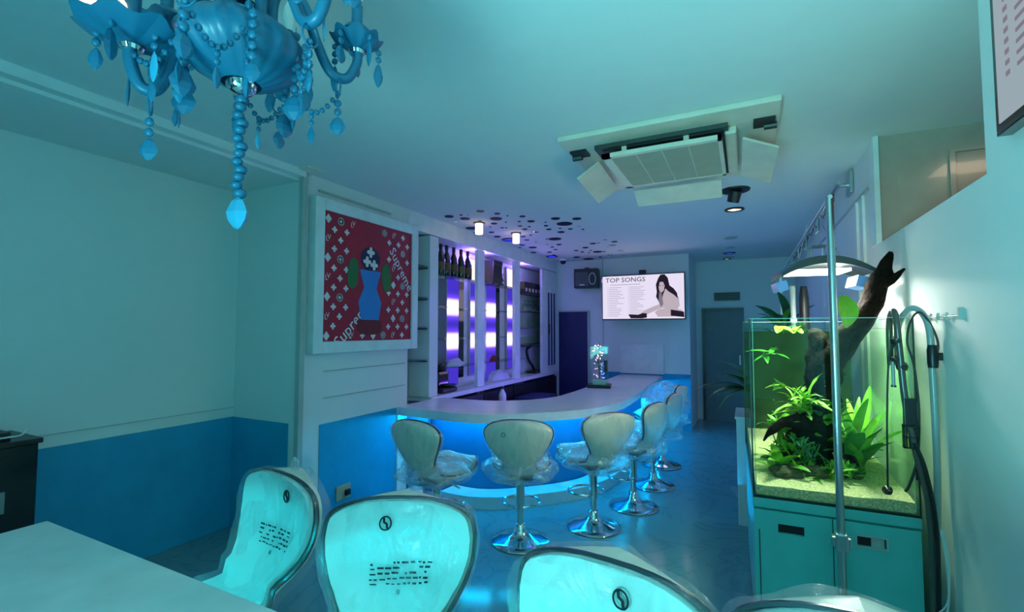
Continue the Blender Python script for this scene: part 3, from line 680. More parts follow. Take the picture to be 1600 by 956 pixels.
flat([(.262, .445), (.28, .445), (.28, .438), (.262, .438)], M['screend'], 'pictured_eye', -.0062)
flat([(.235, .385), (.258, .385), (.25, .378)], M['screenm'], 'pictured_mouth', -.0062)
flat([(.22, .36), (.25, .35), (.27, .20), (.24, .16), (.21, .24)], M['screenm'], 'pictured_arm', -.0064)
area('tv_glow', (-1.28, 6.98, 1.87), (-90, 0, 0), 1.0, 1.2, (0.75, 0.7, 1.0), .55)
t = thing('wall_speaker', 'black wall loudspeaker left of the television', 'speaker', (-2.22, 7.12, 2.10), math.radians(8))
MB().box(-.19, .19, -.10, .10, 0, .30, bev=.012).build('cabinet', M['black'], t)
MB().box(-.16, .04, -.112, -.10, .02, .25, bev=.004).build('grille', M['vent'], t)
MB().tube([(.10 + .05 * math.cos(a), -.104, .14 + .09 * math.sin(a)) for a in [i * PI / 8 for i in range(16)]], .008, 6, True).build('horn_ring', M['trim'], t, smooth=True)
MB().box(-.10, -.02, -.115, -.112, .04, .055).build('badge', M['posterwhite'], t)
MB().box(-.03, .03, -.02, .14, .27, .33).build('bracket', M['vent'], t)
t = thing('security_camera', 'small dome security camera in the corner above the navy door', 'camera', (-2.57, 7.0, HC))
MB().lathe([(.055, -.03), (.06, 0)], 20).build('mount', M['white'], t)
MB().ball((0, 0, -.035), .05, 16, 10).build('dome', M['blackgloss'], t, smooth=True)
MB().box(-.01, .01, -.01, .01, -.02, 0).build('stem', M['white'], t)

# ================================================================ STOOLS
PROF = [(-.245, .86), (-.245, .80), (-.24, .72), (-.222, .64), (-.185, .565), (-.125, .508), (-.04, .478), (.06, .478), (.15, .498), (.21, .522), (.245, .525), (.262, .510)]
PS = spline([(0, y, z) for y, z in PROF], 6)
cum = [0]
for a, b in zip(PS, PS[1:]): cum.append(cum[-1] + (b - a).length)
def pcurve(t):
    s = t * cum[-1]
    for i in range(len(PS) - 1):
        if s <= cum[i + 1] + 1e-9:
            k = (s - cum[i]) / max(1e-9, cum[i + 1] - cum[i]); p = PS[i].lerp(PS[i + 1], k); d = (PS[i + 1] - PS[i]).normalized()
            return p, Vector((0, -d.z, d.y)) if False else Vector((0, -d.z, d.y)), d
    d = (PS[-1] - PS[-2]).normalized(); return PS[-1], Vector((0, -d.z, d.y)), d
WT = [(0, .20), (.06, .215), (.14, .226), (.22, .222), (.30, .205), (.38, .178), (.46, .152), (.54, .150), (.62, .170), (.72, .198), (.82, .212), (.92, .208), (1, .19)]
WB = [(0, .205), (.08, .222), (.13, .222), (.22, .195), (.32, .150), (.42, .108), (.50, .105), (.58, .135), (.70, .185), (.82, .205), (.92, .20), (1, .18)]
WCUR = [WT]
def halfw(t, grow=0):
    w = lerp_tab(WCUR[0], t) + grow
    e0 = .10; e1 = .14
    if t < e0: w *= (1 - (1 - t / e0) ** 2.6) ** (1 / 2.6)
    if t > 1 - e1: w *= (1 - (1 - (1 - t) / e1) ** 2.3) ** (1 / 2.3)
    return w
def stool_pt(t, s, off=0, grow=0, curl=1):
    t = min(max(t, 0), 1); p, n, d = pcurve(t); w = halfw(t, grow)
    q = abs(s) ** 2.2
    bend = (.055 if t < .5 else .02) * q * curl
    crown = .012 * (1 - s * s)
    return Vector((s * w, 0, 0)) + p + n * (bend + off + (crown if off > 0 else 0))
def tt(v, n=1.0): return .5 - .5 * math.cos(PI * v)
def sheet(t0, t1, off, nu=16, nv=34, grow=0):
    return lambda u, v: stool_pt(t0 + (t1 - t0) * tt(v), 2 * u - 1, off, grow)
def closed_sheet(mb, o0, o1, grow=0, nu=16, nv=36, wob=0, seed=0):
    f0 = sheet(0, 1, o0, grow=grow); f1 = sheet(0, 1, o1, grow=grow)
    def wb(f):
        def g(u, v):
            p = f(u, v)
            if wob: p = p + Vector((noise.noise(p * 9 + Vector((seed, 0, 0))), noise.noise(p * 9 + Vector((0, seed, 3))), noise.noise(p * 9 + Vector((5, 0, seed))))) * wob
            return p
        return g
    n0 = len(mb.v); mb.grid(wb(f0), nu, nv); n1 = len(mb.v); mb.grid(wb(f1), nu, nv)
    w = nu + 1
    for j in range(nv):
        for c in (0, nu): mb.f.append((n0 + j * w + c, n0 + (j + 1) * w + c, n1 + (j + 1) * w + c, n1 + j * w + c))
    return mb
def bag_mesh(sx, sy, sz, cz, seed, cy=.02, drop=.12):
    def fn(u, v):
        a = 2 * PI * u; ph = PI * v - PI / 2
        d = 1 + .22 * noise.noise(Vector((math.cos(a) * 2 + seed, math.sin(a) * 2, v * 3))) + .06 * math.sin(9 * a + seed)
        zz = sz * math.sin(ph) * (1 + .3 * noise.noise(Vector((math.cos(a) * 1.5, math.sin(a) * 1.5, seed))))
        return (sx * math.cos(ph) ** .7 * math.cos(a) * d, cy + sy * math.cos(ph) ** .7 * math.sin(a) * d, cz + zz)
    return MB().grid(fn, 40, 16)
def recycling_mark(mb, t, s, size, off):
    for k in range(2):
        pts = [(size * math.cos(a), size * 1.25 * math.sin(a)) for a in [i * 2 * PI / 20 for i in range(20)]]
    def at(dx, dz):  # dx metres across, dz metres up the back
        w = max(.05, halfw(t)); return stool_pt(t - dz / cum[-1], s + dx / w, off)
    ring = [at(size * math.cos(a), 1.2 * size * math.sin(a)) for a in [i * 2 * PI / 24 for i in range(24)]]
    mb.tube(ring, size * .14, 5, True)
    mb.tube([at(-size * .35, -size * .9), at(-size * .25, -size * .1), at(size * .25, size * .2), at(size * .3, size * .9)], size * .22, 5)
def text_lines(mb, t, s, off, seed, rows=4, width=.15):
    random.seed(seed)
    for r in range(rows):
        x = -width / 2 + random.uniform(0, .02)
        while x < width / 2:
            L_ = random.uniform(.006, .022); dz = -r * .0155 + random.uniform(-.0015, .0015) - x * .05
            w = max(.05, halfw(t)); a = stool_pt(t - dz / cum[-1], s + x / w, off); b = stool_pt(t - dz / cum[-1], s + (x + L_) / w, off)
            up = (stool_pt(t - (dz + .0055) / cum[-1], s + x / w, off) - a)
            if random.random() < .85: mb.add([a, b, b + up, a + up], [(0, 1, 2, 3)])
            x += L_ + random.uniform(.003, .009)
def make_stool(label, dz, rz, loc, seed, near, grp):
    t = thing('bar_stool', label, 'bar stool', loc, rz, grp)
    WCUR[0] = WT if near else WB
    T = Matrix.Translation((0, 0, dz))
    def mv(mb): mb.v = [(x, y, z + dz) for x, y, z in mb.v]; return mb
    mv(closed_sheet(MB(), -.022, 0.0)).build('seat_shell', M['shell'], t, smooth=True, auto=60)
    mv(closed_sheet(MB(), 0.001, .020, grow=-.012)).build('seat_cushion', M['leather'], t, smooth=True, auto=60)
    loop = [stool_pt(tt(v / 40), -1, -.004, .002) for v in range(41)] + [stool_pt(tt(v / 40), 1, -.004, .002) for v in range(39, 0, -1)]
    mv(MB().tube(loop, .0075, 6, True)).build('piping', M['darkchrome'], t, smooth=True)
    MB().lathe([(.195, 0), (.200, .006), (.195, .012), (.15, .022), (.10, .036), (.06, .055), (.040, .085), (.034, .12), (.024, .125), (.024, .30)], 40).build('base_dome', M['chrome'], t, smooth=True, auto=60)
    MB().lathe([(.030, .20), (.030, .46 + dz)], 20).build('column_sleeve', M['chrome'], t, smooth=True)
    mv(MB().box(-.09, .09, -.09, .09, .436, .456, bev=.006)).build('seat_plate', M['black'], t)
    mv(MB().tube([(.08, 0, .445), (.16, 0, .43), (.20, .02, .41)], .006, 6)).build('lever', M['chrome'], t, smooth=True)
    ring = [(.135 * math.sin(a), .10 + .115 * -math.cos(a), .235 + (dz if near else 0)) for a in [i * 2 * PI / 32 for i in range(32)]]
    MB().tube(ring, .009, 8, True).build('footrest_ring', M['chrome'], t, smooth=True)
    if near:
        f = mv(closed_sheet(MB(), -.040, .026, grow=.016, wob=.016, seed=seed)).build('plastic_wrap', M['film'], t, smooth=True, auto=80)
        k = MB(); recycling_mark(k, .10, -.12 if seed != 3 else 0.2, .017, .032); text_lines(k, .255, -.05, .032, seed, 5, .19)
        recycling_mark(k, .36, -.03, .005, .032)
        mv(k).build('printed_mark', M['ink'], t)['kind'] = 'stuff'
        if seed == 2: tf = bag_mesh(.022, .010, .025, .875, seed, -.245); mv(tf).build('film_tuft', M['bag'], t, smooth=True)
    else:
        mv(bag_mesh(.255, .27, .085, .50, seed, .0)).build('plastic_bag', M['bag'], t, smooth=True, auto=80)
        f = mv(closed_sheet(MB(), -.034, .024, grow=.012, wob=.012, seed=seed)).build('plastic_wrap', M['film'], t, smooth=True, auto=80)
    return t
R_ = math.radians
BG = 'stools along the bar'; TG = 'stools along the white table'
make_stool('plastic-wrapped white bar stool at the left end of the bar, turned towards the right', 0, R_(-10), (-1.90, 2.68, 0), 1.2, False, BG)
s1 = make_stool('wrapped bar stool with its back square to the view, second from left at the bar', 0, R_(22), (-1.42, 2.99, 0), 5.1, False, BG)
k = MB(); w_ = []
for i in range(20): a = i * 2 * PI / 20; w_.append(stool_pt(.10 - .012 * math.sin(a) / cum[-1], -.42 + .055 * math.cos(a) , -.036))
k.tube(w_, .002, 5, True).build('printed_mark', M['ink'], s1)
make_stool('plastic-wrapped white bar stool where the bar bends, third from the left', 0, R_(52), (-1.04, 3.45, 0), 9.7, False, BG)
make_stool('plastic-wrapped white bar stool on the straight side of the bar, fourth from the left', 0, R_(77), (-.86, 3.98, 0), 13.3, False, BG)
make_stool('plastic-wrapped white bar stool fifth along the bar, its seat glowing beside the counter edge', 0, R_(84), (-.81, 4.59, 0), 17.9, False, BG)
make_stool('farthest bar stool by the television wall, buried in a loose plastic bag', 0, R_(85), (-.84, 5.31, 0), 23.1, False, BG)
sl = [c for c in COL.objects if c.name.startswith('bar_stool')][-1]
bag_mesh(.24, .24, .26, .62, 31.0, -.04).build('loose_bag', M['bag'], sl, smooth=True, auto=80)
make_stool('film-wrapped stool turned to the left beside the white table corner, leftmost of the front row', .09, R_(171), (-1.50, .95, 0), 2, True, TG)
make_stool('film-wrapped stool with a bulging seat, second from left in the front row', .085, R_(206), (-.86, .97, 0), 3, True, TG)
make_stool('large tilted stool back at the bottom centre, third in the front row', .085, R_(172), (-.31, .85, 0), 4, True, TG)
make_stool('stool showing only its top edge before the aquarium cabinet, rightmost of the front row', .085, R_(180), (.18, .85, 0), 6, True, TG)

# ================================================================ WHITE TABLE
t = thing('white_table', 'white high table in the bottom left corner of the view', 'table', (-1.0, .35, 0))
MB().box(-2.25, 0.45, -.10, .80, .735, .77, bev=.004).build('tabletop', M['table'], t, True)
for x in (-1.95, .15):
    MB().box(x - .03, x + .03, .32, .38, 0, .735).build('leg', M['steel'], t, True)
    MB().box(x - .25, x + .25, .10, .60, 0, .012, bev=.003).build('foot_plate', M['steel'], t, True)
MB().box(-2.2, .40, .711, .721, .700, .735).build('light_channel', M['white'], t, True)
MB().box(-2.0, .38, .721, .727, .704, .712).build('light_strip', M['ledcyan'], t, True)

# ================================================================ BLACK CABINET AT LEFT
t = thing('black_display_cabinet', 'glossy black glass-fronted cabinet at the far left', 'cabinet', (-3.28, .60, 0))
MB().box(-.17, .17, -.5, .46, 0, .90, bev=.006).build('body', M['blackgloss'], t)
MB().box(-.18, .19, -.51, .47, .90, .925, bev=.004).build('top', M['black'], t)
MB().box(.17, .185, -.45, .36, .48, .86).build('glass_door', M['blackgloss'], t)
MB().box(.17, .187, -.45, .345, .60, .70).build('inner_shelf', M['back'], t)
MB().box(.17, .19, -.45, .36, .475, .50).build('door_rail', M['black'], t)
MB().box(.17, .187, -.45, .35, .20, .42).build('drawer_front', M['vent'], t)
MB().cyl((.19, .30, .68), (.21, .30, .68), .012, n=12).build('knob', M['chrome'], t)
t = thing('cable_box', 'small black box with loose wires on top of the black cabinet', 'device', (-3.22, .87, .925))
MB().box(-.08, .08, -.14, .10, 0, .04, bev=.005).build('box_body', M['black'], t)
MB().box(-.05, .05, -.12, .02, .04, .075, bev=.005).build('upper_box', M['blackgloss'], t)
MB().tube(spline([(.05, .0, .01), (.10, .08, .02), (.06, .14, .015), (.0, .18, .03)]), .004, 6).build('cable', M['white'], t)
MB().tube(spline([(-.02, -.05, .07), (.0, -.06, .13), (.03, -.02, .10)]), .004, 6).build('cable', M['black'], t)

# ================================================================ CHANDELIER
CX, CY = -1.022, .665
ch = thing('chandelier', 'pale blue glass chandelier with curled arms and hanging crystals', 'chandelier', (CX, CY, HC))
def cz(z): return z - HC
MB().lathe([(.07, -.03), (.075, -.02), (.02, 0)], 20).build('ceiling_rose', M['chrome'], ch, smooth=True)
MB().tube([(0, 0, -.03), (0, 0, cz(2.46))], .008, 8).build('hanging_rod', M['chrome'], ch)
MB().lathe([(.015, cz(2.48)), (.03, cz(2.44)), (.055, cz(2.38)), (.06, cz(2.33)), (.035, cz(2.27)), (.02, cz(2.24))], 24).build('baluster', M['chand'], ch, smooth=True)
MB().lathe([(.03, cz(2.20)), (.024, cz(2.215)), (.032, cz(2.235)), (.022, cz(2.25)), (.012, cz(2.255))], 20).build('neck_collar', M['chrome'], ch, smooth=True)
def bowl(u, v):
    a = 2 * PI * u; r = .128 * math.sin(PI * (0.06 + .74 * v) ) ** .7 * (1 + .05 * abs(math.sin(10 * a + 2.5 * v))); z = cz(2.01) + .135 * v
    return (r * math.cos(a), r * math.sin(a), z)
MB().grid(bowl, 104, 16).build('central_bowl', M['chand'], ch, smooth=True, auto=80)
MB().lathe([(.005, cz(1.985)), (.022, cz(1.99)), (.030, cz(2.0)), (.034, cz(2.015)), (.02, cz(2.03))], 20).build('bottom_cap', M['chrome'], ch, smooth=True)
def drop_mesh(w, h, z, flatk=.35):
    prof = [(.001, z), (w * .55, z - h * .14), (w, z - h * .5), (w * .85, z - h * .72), (w * .35, z - h * .95), (.001, z - h)]
    return MB().lathe([(r, zz) for r, zz in prof][::-1], 6, None, 1, flatk)
def strand(x, y, z, n, bead, w, h, ang, extra=None):
    g = MB()
    for k in range(n): g.ball((0, 0, -bead * (2.35 * k + 1)), bead, 8, 6, sx=1, sy=.7)
    g.tube([(0, 0, .012), (0, 0, -bead * 2.35 * n)], .0008, 4)
    for i in range(len(g.v)): pass
    o = g.build('crystal_strand', M['chand'], ch, smooth=True); o.location = (x, y, z); o.rotation_euler = (0, 0, ang)
    d = drop_mesh(w, h, -bead * 2.35 * n).build('crystal_drop', M['chandl'] if random.random() < .15 else M['chand'], o)
    return o
random.seed(21)
YW = math.radians(26.4)
for k in range(6):
    R = .26 if k != 3 else .20
    th = math.radians((36, 95, 160, 208, 275, 335)[k]); dx = math.cos(th) * math.cos(YW) - math.sin(th) * math.sin(YW); dy = math.cos(th) * math.sin(YW) + math.sin(th) * math.cos(YW)
    q_ = R / .26; DZ = 0 if k != 3 else -.14; pts = [(r_ * q_, z_ + DZ * min(1, r_ / .2) * (1 if r_ > .1 else 0)) for r_, z_ in [(.06, 2.14), (.062, 2.235), (.09, 2.275), (.13, 2.25), (.16, 2.17), (.195, 2.105), (.235, 2.10), (.26, 2.145), (.264, 2.185)]]
    arm = MB().tube(spline([(dx * r, dy * r, cz(z)) for r, z in pts], 7), .0125, 12).build('arm', M['chand'], ch, smooth=True)
    Tm = Matrix.Translation((dx * R, dy * R, cz(2.185 + DZ)))
    def dish(u, v):
        a = 2 * PI * u; r = .012 + (.052 if R > .25 else .085) * v; z = .030 * v ** 1.6 + .006 * v * math.cos(8 * a)
        return (r * (1 + .07 * v * math.cos(8 * a)) * math.cos(a), r * (1 + .07 * v * math.cos(8 * a)) * math.sin(a), z)
    MB().grid(dish, 48, 6, Tm).build('drip_dish', M['chand'], arm, smooth=True, auto=80)
    MB().lathe([(.018, -.012), (.022, -.004), (.016, .004)], 14, Tm).build('metal_collar', M['chrome'], arm, smooth=True)
    MB().lathe([(.012, .0), (.034, .02), (.040, .045), (.028, .06), (.014, .065), (.014, .12)], 18, Tm).build('candle_cup', M['chand'], arm, smooth=True)
    if k == 3: MB().ball((dx * R - .02, dy * R - .05, cz(2.185 + DZ) + .065), .048, 16, 10, sz=.7).build('lit_bulb', M['warmbulb'], arm, smooth=True)
    else: MB().lathe([(.010, .12), (.016, .15), (.012, .19), (.002, .215)], 14, Tm).build('bulb', M['white'], arm, smooth=True)
    # ring under the arm's lowest point, with its own strand
    rx, ry, rz_ = dx * .215 * q_, dy * .215 * q_, cz(2.068 + DZ)
    MB().tube([(rx - dy * .020 * math.cos(a), ry + dx * .020 * math.cos(a), rz_ + .024 * math.sin(a)) for a in [i * 2 * PI / 18 for i in range(18)]], .0025, 6, True).build('arm_ring', M['chand'], arm, smooth=True)
    strand(rx, ry, rz_ - .03, 2, .0095, .020, .048, th)
    # four strands around each dish
    for q in range(5):
        a = th + q * 2 * PI / 5 + .4
        strand(dx * R + .058 * math.cos(a), dy * R + .058 * math.sin(a), cz(2.205 + DZ), (2, 1, 3, 2, 1)[(q + k) % 5], .0085, (.013, .020, .011, .018, .012)[q], (.065, .042, .07, .046, .065)[(q + k) % 5], a)
    # strands from the bowl rim and swags
    th2 = th + R_(26.4) + PI / 6
    bx, by = .118 * math.cos(th2), .118 * math.sin(th2)
    strand(bx, by, cz(2.14), 6, .0105, .026, .060, th2)
    strand(bx * 1.12 + .012, by * 1.12, cz(2.11), 5, .0095, .018, .045, th2 + 1)
    sw = MB(); A = Vector((bx, by, cz(2.10))); B = Vector((dx * .215, dy * .215, cz(2.055)))
    for i in range(11):
        f = i / 10; p = A.lerp(B, f); p.z -= .075 * math.sin(PI * f); sw.ball(p, .007, 7, 5)
    sw.build('bead_swag', M['chand'], ch, smooth=True)
    mid = A.lerp(B, .5); strand(mid.x, mid.y, mid.z - .08, 2, .007, .009, .045, th)
g = MB()
for k in range(13): g.ball((.004 * math.sin(k * 2.1), .004 * math.cos(k * 2.1), cz(1.975) - k * .018), .0125 + .002 * (k % 3 == 0), 9, 6, sz=.8)
g.build('centre_strand', M['chand'], ch, smooth=True)
drop_mesh(.032, .075, cz(1.975) - 13 * .018 + .01, .6).build('centre_drop', M['chandl'], ch)

# ================================================================ AQUARIUM
TX, TYY, TA = .015, 2.45, R_(1.6)
ac = thing('aquarium_cabinet', 'two-door cabinet under the aquarium, coloured teal for the room light', 'cabinet', (TX, TYY, 0), TA)
TW, TL, TB, TH = .60, 1.12, .69, .81
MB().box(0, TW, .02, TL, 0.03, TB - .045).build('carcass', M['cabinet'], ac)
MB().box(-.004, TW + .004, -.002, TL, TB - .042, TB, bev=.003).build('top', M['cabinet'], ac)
MB().box(.02, TW - .02, .04, TL - .02, 0, .03).build('kickboard', M['vent'], ac)
def door(x0, x1, hx):
    z0, z1 = .05, TB - .052; hz0, hz1 = .545, .585
    g = MB(); g.box(x0, hx - .05, 0, .02, z0, z1).box(hx + .05, x1, 0, .02, z0, z1).box(hx - .05, hx + .05, 0, .02, z0, hz0).box(hx - .05, hx + .05, 0, .02, hz1, z1)
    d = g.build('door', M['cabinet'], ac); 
    MB().box(hx - .05, hx + .05, .015, .03, hz0, hz1).build('handle_hole', M['black'], d)
    return d, hx, hz0, hz1
door(.0, TW / 2 - .002, .145)
d, hx, a, b = door(TW / 2 + .002, TW, .435)
g = MB(); g.box(hx - .056, hx + .056, -.002, .0, b, b + .006).box(hx - .056, hx + .056, -.002, .0, a - .006, a).box(hx - .056, hx - .05, -.002, 0, a, b).box(hx + .05, hx + .056, -.002, 0, a, b)
g.build('handle_rim', M['trim'], d); MB().box(hx, hx + .045, .010, .016, a, b).build('grey_insert', M['trim'], d)
MB().box(.018, .022, -.003, .002, .05, .55).build('edge_groove', M['vent'], ac)
tk = thing('aquarium', 'large planted glass aquarium on the teal-tinted cabinet', 'aquarium', (TX, TYY, TB), TA)
e = .010
MB().box(0, TW, 0, e, 0, TH).build('glass_pane', M['tank'], tk)
MB().box(0, TW, TL - e, TL, 0, TH).build('glass_pane', M['tank'], tk)
MB().box(0, e, e, TL - e, 0, TH).build('glass_pane', M['tank'], tk)
MB().box(TW - e, TW, e, TL - e, 0, TH).build('glass_pane', M['tank'], tk)
MB().box(0, TW, 0, TL, 0, .010).build('base_pane', M['edge'], tk)
MB().box(.002, TW - .002, TL - .001, TL + .003, .01, TH - .06).build('water_depth_sheet', M['depthdark'], tk)  # added sheet, its dark green stands in for the darkness of deep water
for x, y in ((.0, .0), (TW, .0), (0, TL), (TW, TL)):
    MB().box(x - .003, x + .003, y - .003, y + .003, 0, TH).build('corner_seam', M['edge'], tk)
for x in (.011, TW - .013): MB().box(x, x + .003, .010, .013, .02, TH).build('seam_highlight', M['lightedge'], tk)
g = MB(); g.box(0, TW, -.001, e, TH, TH + .003).box(0, TW, TL - e, TL, TH, TH + .003).box(0, e, 0, TL, TH, TH + .003).box(TW - e, TW, 0, TL, TH, TH + .003)
g.build('rim_edge', M['lightedge'], tk)
MB().box(e + .001, TW - e - .001, e + .001, TL - e - .001, .10, TH - .045).build('water', M['water'], tk)
MB().box(e + .002, TW - e - .002, e + .002, TL - e - .002, TH - .0445, TH - .043).build('water_surface', M['surface'], tk)
def sandf(u, v):
    return (e + .001 + u * (TW - 2 * e - .002), e + .001 + v * (TL - 2 * e - .002), .055 + .05 * v + .012 * noise.noise(Vector((u * 4, v * 6, 2))) + .015 * math.sin(v * PI))
g = MB(); g.grid(sandf, 24, 40); w = 25
base = len(g.v); g.add([(e + .001, e + .001, .011), (TW - e - .001, e + .001, .011), (TW - e - .001, TL - e - .001, .011), (e + .001, TL - e - .001, .011)], [(0, 1, 2, 3)])
g.f.append(tuple([base, base + 1] + [24 - i for i in range(25)][0:25])); g.f.append(tuple([base + 1, base + 2] + [40 * w + 24 - 0] + [j * w + 24 for j in range(39, -1, -1)]))
g.f.append(tuple([base + 3, base] + [j * w for j in range(0, 41)])); g.f.append(tuple([base + 2, base + 3] + [40 * w + i for i in range(25)]))
o = g.build('sand_bed', M['sand'], tk, smooth=True); o['kind'] = 'stuff'
TK = WM[tk.name]
def tkp(x, y, z): return TK @ Vector((x, y, z))
def sandz(x, y): u = min(max((x - e) / (TW - 2 * e), 0), 1); v = min(max((y - e) / (TL - 2 * e), 0), 1); return sandf(u, v)[2]
# driftwood
def branch(mb, pts, rad, seed, n=14):
    P = spline(pts, 6); rr = []
    m = len(P)
    for i in range(m):
        f = i / (m - 1) * (len(rad) - 1); a = int(f); b = min(a + 1, len(rad) - 1); rr.append(rad[a] + (rad[b] - rad[a]) * (f - a))
    n0 = len(mb.v); mb.tube(P, rr, n)
    for i in range(n0, len(mb.v)):
        v = Vector(mb.v[i]); k = (i - n0) // n; c = P[min(k, m - 1)]; d = v - c
        s = 1 + .38 * noise.noise(v * 16 + Vector((seed, 0, 0))) + .18 * noise.noise(v * 45); mb.v[i] = tuple(c + d * s)
g = MB()
branch(g, [(.24, .42, .05), (.29, .45, .20), (.33, .46, .38), (.36, .46, .56), (.45, .44, .70), (.545, .42, .87), (.60, .40, 1.02), (.635, .38, 1.14)], [.11, .10, .09, .085, .06, .052, .042, .008], 1)
branch(g, [(.58, .40, .97), (.635, .36, 1.01), (.675, .34, 1.05)], [.03, .02, .006], 4)
branch(g, [(.36, .46, .52), (.35, .47, .64), (.33, .48, .72), (.32, .5, .76)], [.08, .06, .045, .02], 2)
branch(g, [(.30, .42, .26), (.20, .36, .30), (.10, .30, .25), (.06, .27, .20)], [.05, .03, .018, .005], 3)
branch(g, [(.32, .42, .18), (.40, .36, .18), (.44, .32, .12), (.47, .30, .06)], [.05, .03, .02, .006], 5)
branch(g, [(.26, .40, .12), (.17, .30, .10), (.12, .22, .06)], [.06, .045, .015], 6)
g.v = [tuple(tkp(*v)) for v in g.v]
tag(g.build('driftwood', M['wood'], None, smooth=True, auto=80), 'dark branching driftwood rising out of the aquarium', 'driftwood')
def rock(x, y, s, seed, lab):
    def fn(u, v):
        a = 2 * PI * u; ph = PI * v - PI / 2; p = Vector((math.cos(ph) * math.cos(a) * 1.3, math.cos(ph) * math.sin(a), math.sin(ph) * .6))
        p = p * (1 + .4 * noise.noise(p * 1.5 + Vector((seed, 0, 0)))) * s
        return tuple(tkp(x + p.x, y + p.y, sandz(x, y) + .3 * s + p.z))
    return tag(MB().grid(fn, 20, 12).build('rock', M['rock'], None), lab, 'rock')
rock(.145, .16, .055, 1, 'grey-brown rock on the sand at the front of the aquarium')
rock(.26, .20, .05, 5, 'dark rock half hidden under the driftwood roots')
rock(.40, .26, .06, 9, 'round dark rock under the low plants in the middle of the tank')
# leaves
LM = {}
def leaf_mesh(L_, wd, bend, m, fold=.15, wav=0.0, nu=4, nv=9, tipk=1.0):
    key = (L_, wd, bend, m, wav)
    if key in LM: return LM[key]
    def fn(u, v):
        s = 2 * u - 1; w = wd * math.sin(PI * min(1, (v * .93 + .05))) ** (.75 * tipk)
        a = bend * v; y = L_ * (math.sin(a) / bend if bend else v); z = L_ * ((1 - math.cos(a)) / bend if bend else 0)
        return (s * w * .5, y, -z + abs(s) * w * fold + wav * wd * math.sin(v * 14 + s * 2))
    me = MB().grid(fn, nu, nv).build('leaf', M[m], None, smooth=True, auto=80, fix=False)
    # keep original local axes: leaf base at the origin, tip along +y
    d = me.data; off = me.location.copy()
    for v_ in d.vertices: v_.co = v_.co + off
    bpy.data.objects.remove(me); LM[key] = d; return d
def plant(name, label, loc, specs, n, spread, seed, grp=None, stem=None, stemh=0.0, tilt=(20, 70), hgt=0.0, azr=(0, 360), cat='plant'):
    rnd = random.Random(seed); t = thing(name, label, cat, loc, 0, grp)
    if stemh:
        for k in range(stem or 1):
            a = rnd.uniform(0, 6.28); r = spread * .5
            MB().tube(spline([(r * .3 * math.cos(a), r * .3 * math.sin(a), 0), (r * .6 * math.cos(a), r * .6 * math.sin(a), stemh * .5), (r * math.cos(a), r * math.sin(a), stemh)], 5), .003, 5).build('stem', M['leafb'], t)
    for k in range(n):
        L_, wd, bend, m, wav = specs[k % len(specs)]
        o = bpy.data.objects.new('leaf', leaf_mesh(L_, wd, bend, m, wav=wav)); COL.objects.link(o); o.parent = t
        az = R_(rnd.uniform(*azr)); h = rnd.uniform(0, 1)
        r = spread * rnd.uniform(0, .5); aa = rnd.uniform(0, 6.28)
        o.location = (r * math.cos(aa), r * math.sin(aa), hgt * h + stemh * h)
        o.rotation_euler = Euler((R_(rnd.uniform(*tilt)), rnd.uniform(-.3, .3), az)); s = rnd.uniform(.7, 1.15); o.scale = (s, s, s)
    return t
def inp(x, y, dz=0): return tuple(tkp(x, y, sandz(x, y) - .004 + dz))
A_ = ('sword_plant', 'java_fern', 'anubias', 'stem_plant', 'water_grass')
plant(A_[0], 'tall broad-leaved green sword plant at the right end of the tank', inp(.46, .36), [(.30, .065, .7, 'leafb', .02), (.26, .055, .5, 'leafa', .02), (.22, .05, .9, 'leafb', .02)], 20, .07, 1, tilt=(55, 85), azr=(30, 330))
plant(A_[0], 'slim upright sword plant beside the filter basket', inp(.52, .62), [(.38, .05, .4, 'leafa', .03), (.32, .045, .6, 'leafc', .03)], 12, .05, 2, tilt=(62, 88))
plant(A_[0], 'low bright sword plant with drooping leaves at the front left of the tank', inp(.12, .22), [(.17, .05, 1.2, 'leafa', .02), (.14, .045, .9, 'leafc', .02)], 12, .04, 3, tilt=(25, 75))
plant(A_[1], 'bright yellow-green fern tuft fixed high on the driftwood', tuple(tkp(.24, .36, .33)), [(.15, .022, .8, 'leafc', .08), (.12, .018, 1.2, 'leafa', .08), (.10, .026, .6, 'leafc', .05)], 60, .09, 4, tilt=(5, 85), hgt=.08, azr=(0, 360))
plant(A_[1], 'forked bright fern sprig reaching out above the fern tuft', tuple(tkp(.16, .34, .47)), [(.09, .018, .7, 'leafc', .05), (.07, .02, .4, 'leafc', .05)], 11, .03, 5, tilt=(-5, 60), azr=(60, 150))
plant(A_[2], 'round-leaved green plant on the middle of the driftwood', tuple(tkp(.36, .38, .30)), [(.07, .045, .8, 'leafa', .0), (.06, .04, .4, 'leafb', .0)], 26, .13, 6, tilt=(0, 70), hgt=.10)
plant(A_[3], 'bushy bright green plant left of the driftwood foot', inp(.17, .42), [(.09, .03, .8, 'leafa', .05), (.075, .028, .4, 'leafc', .05), (.08, .03, 1.0, 'leafb', .05)], 70, .17, 7, stem=5, stemh=.20, tilt=(0, 75))
plant(A_[3], 'bluish-green fine-leaved plant between the roots', inp(.24, .26), [(.06, .012, .8, 'leafe', .0), (.05, .010, .4, 'leafe', .0)], 46, .12, 8, stem=4, stemh=.14, tilt=(0, 80))
plant(A_[3], 'low grassy tuft in front of the driftwood', inp(.28, .20), [(.10, .013, .9, 'leafa', .0), (.08, .012, .5, 'leafc', .0)], 64, .15, 9, tilt=(20, 85))
plant(A_[3], 'dark green low bush at the front centre of the tank', inp(.38, .22), [(.08, .016, .9, 'leafb', .0), (.07, .016, .5, 'leafa', .0)], 70, .15, 10, tilt=(15, 85), stem=3, stemh=.05)
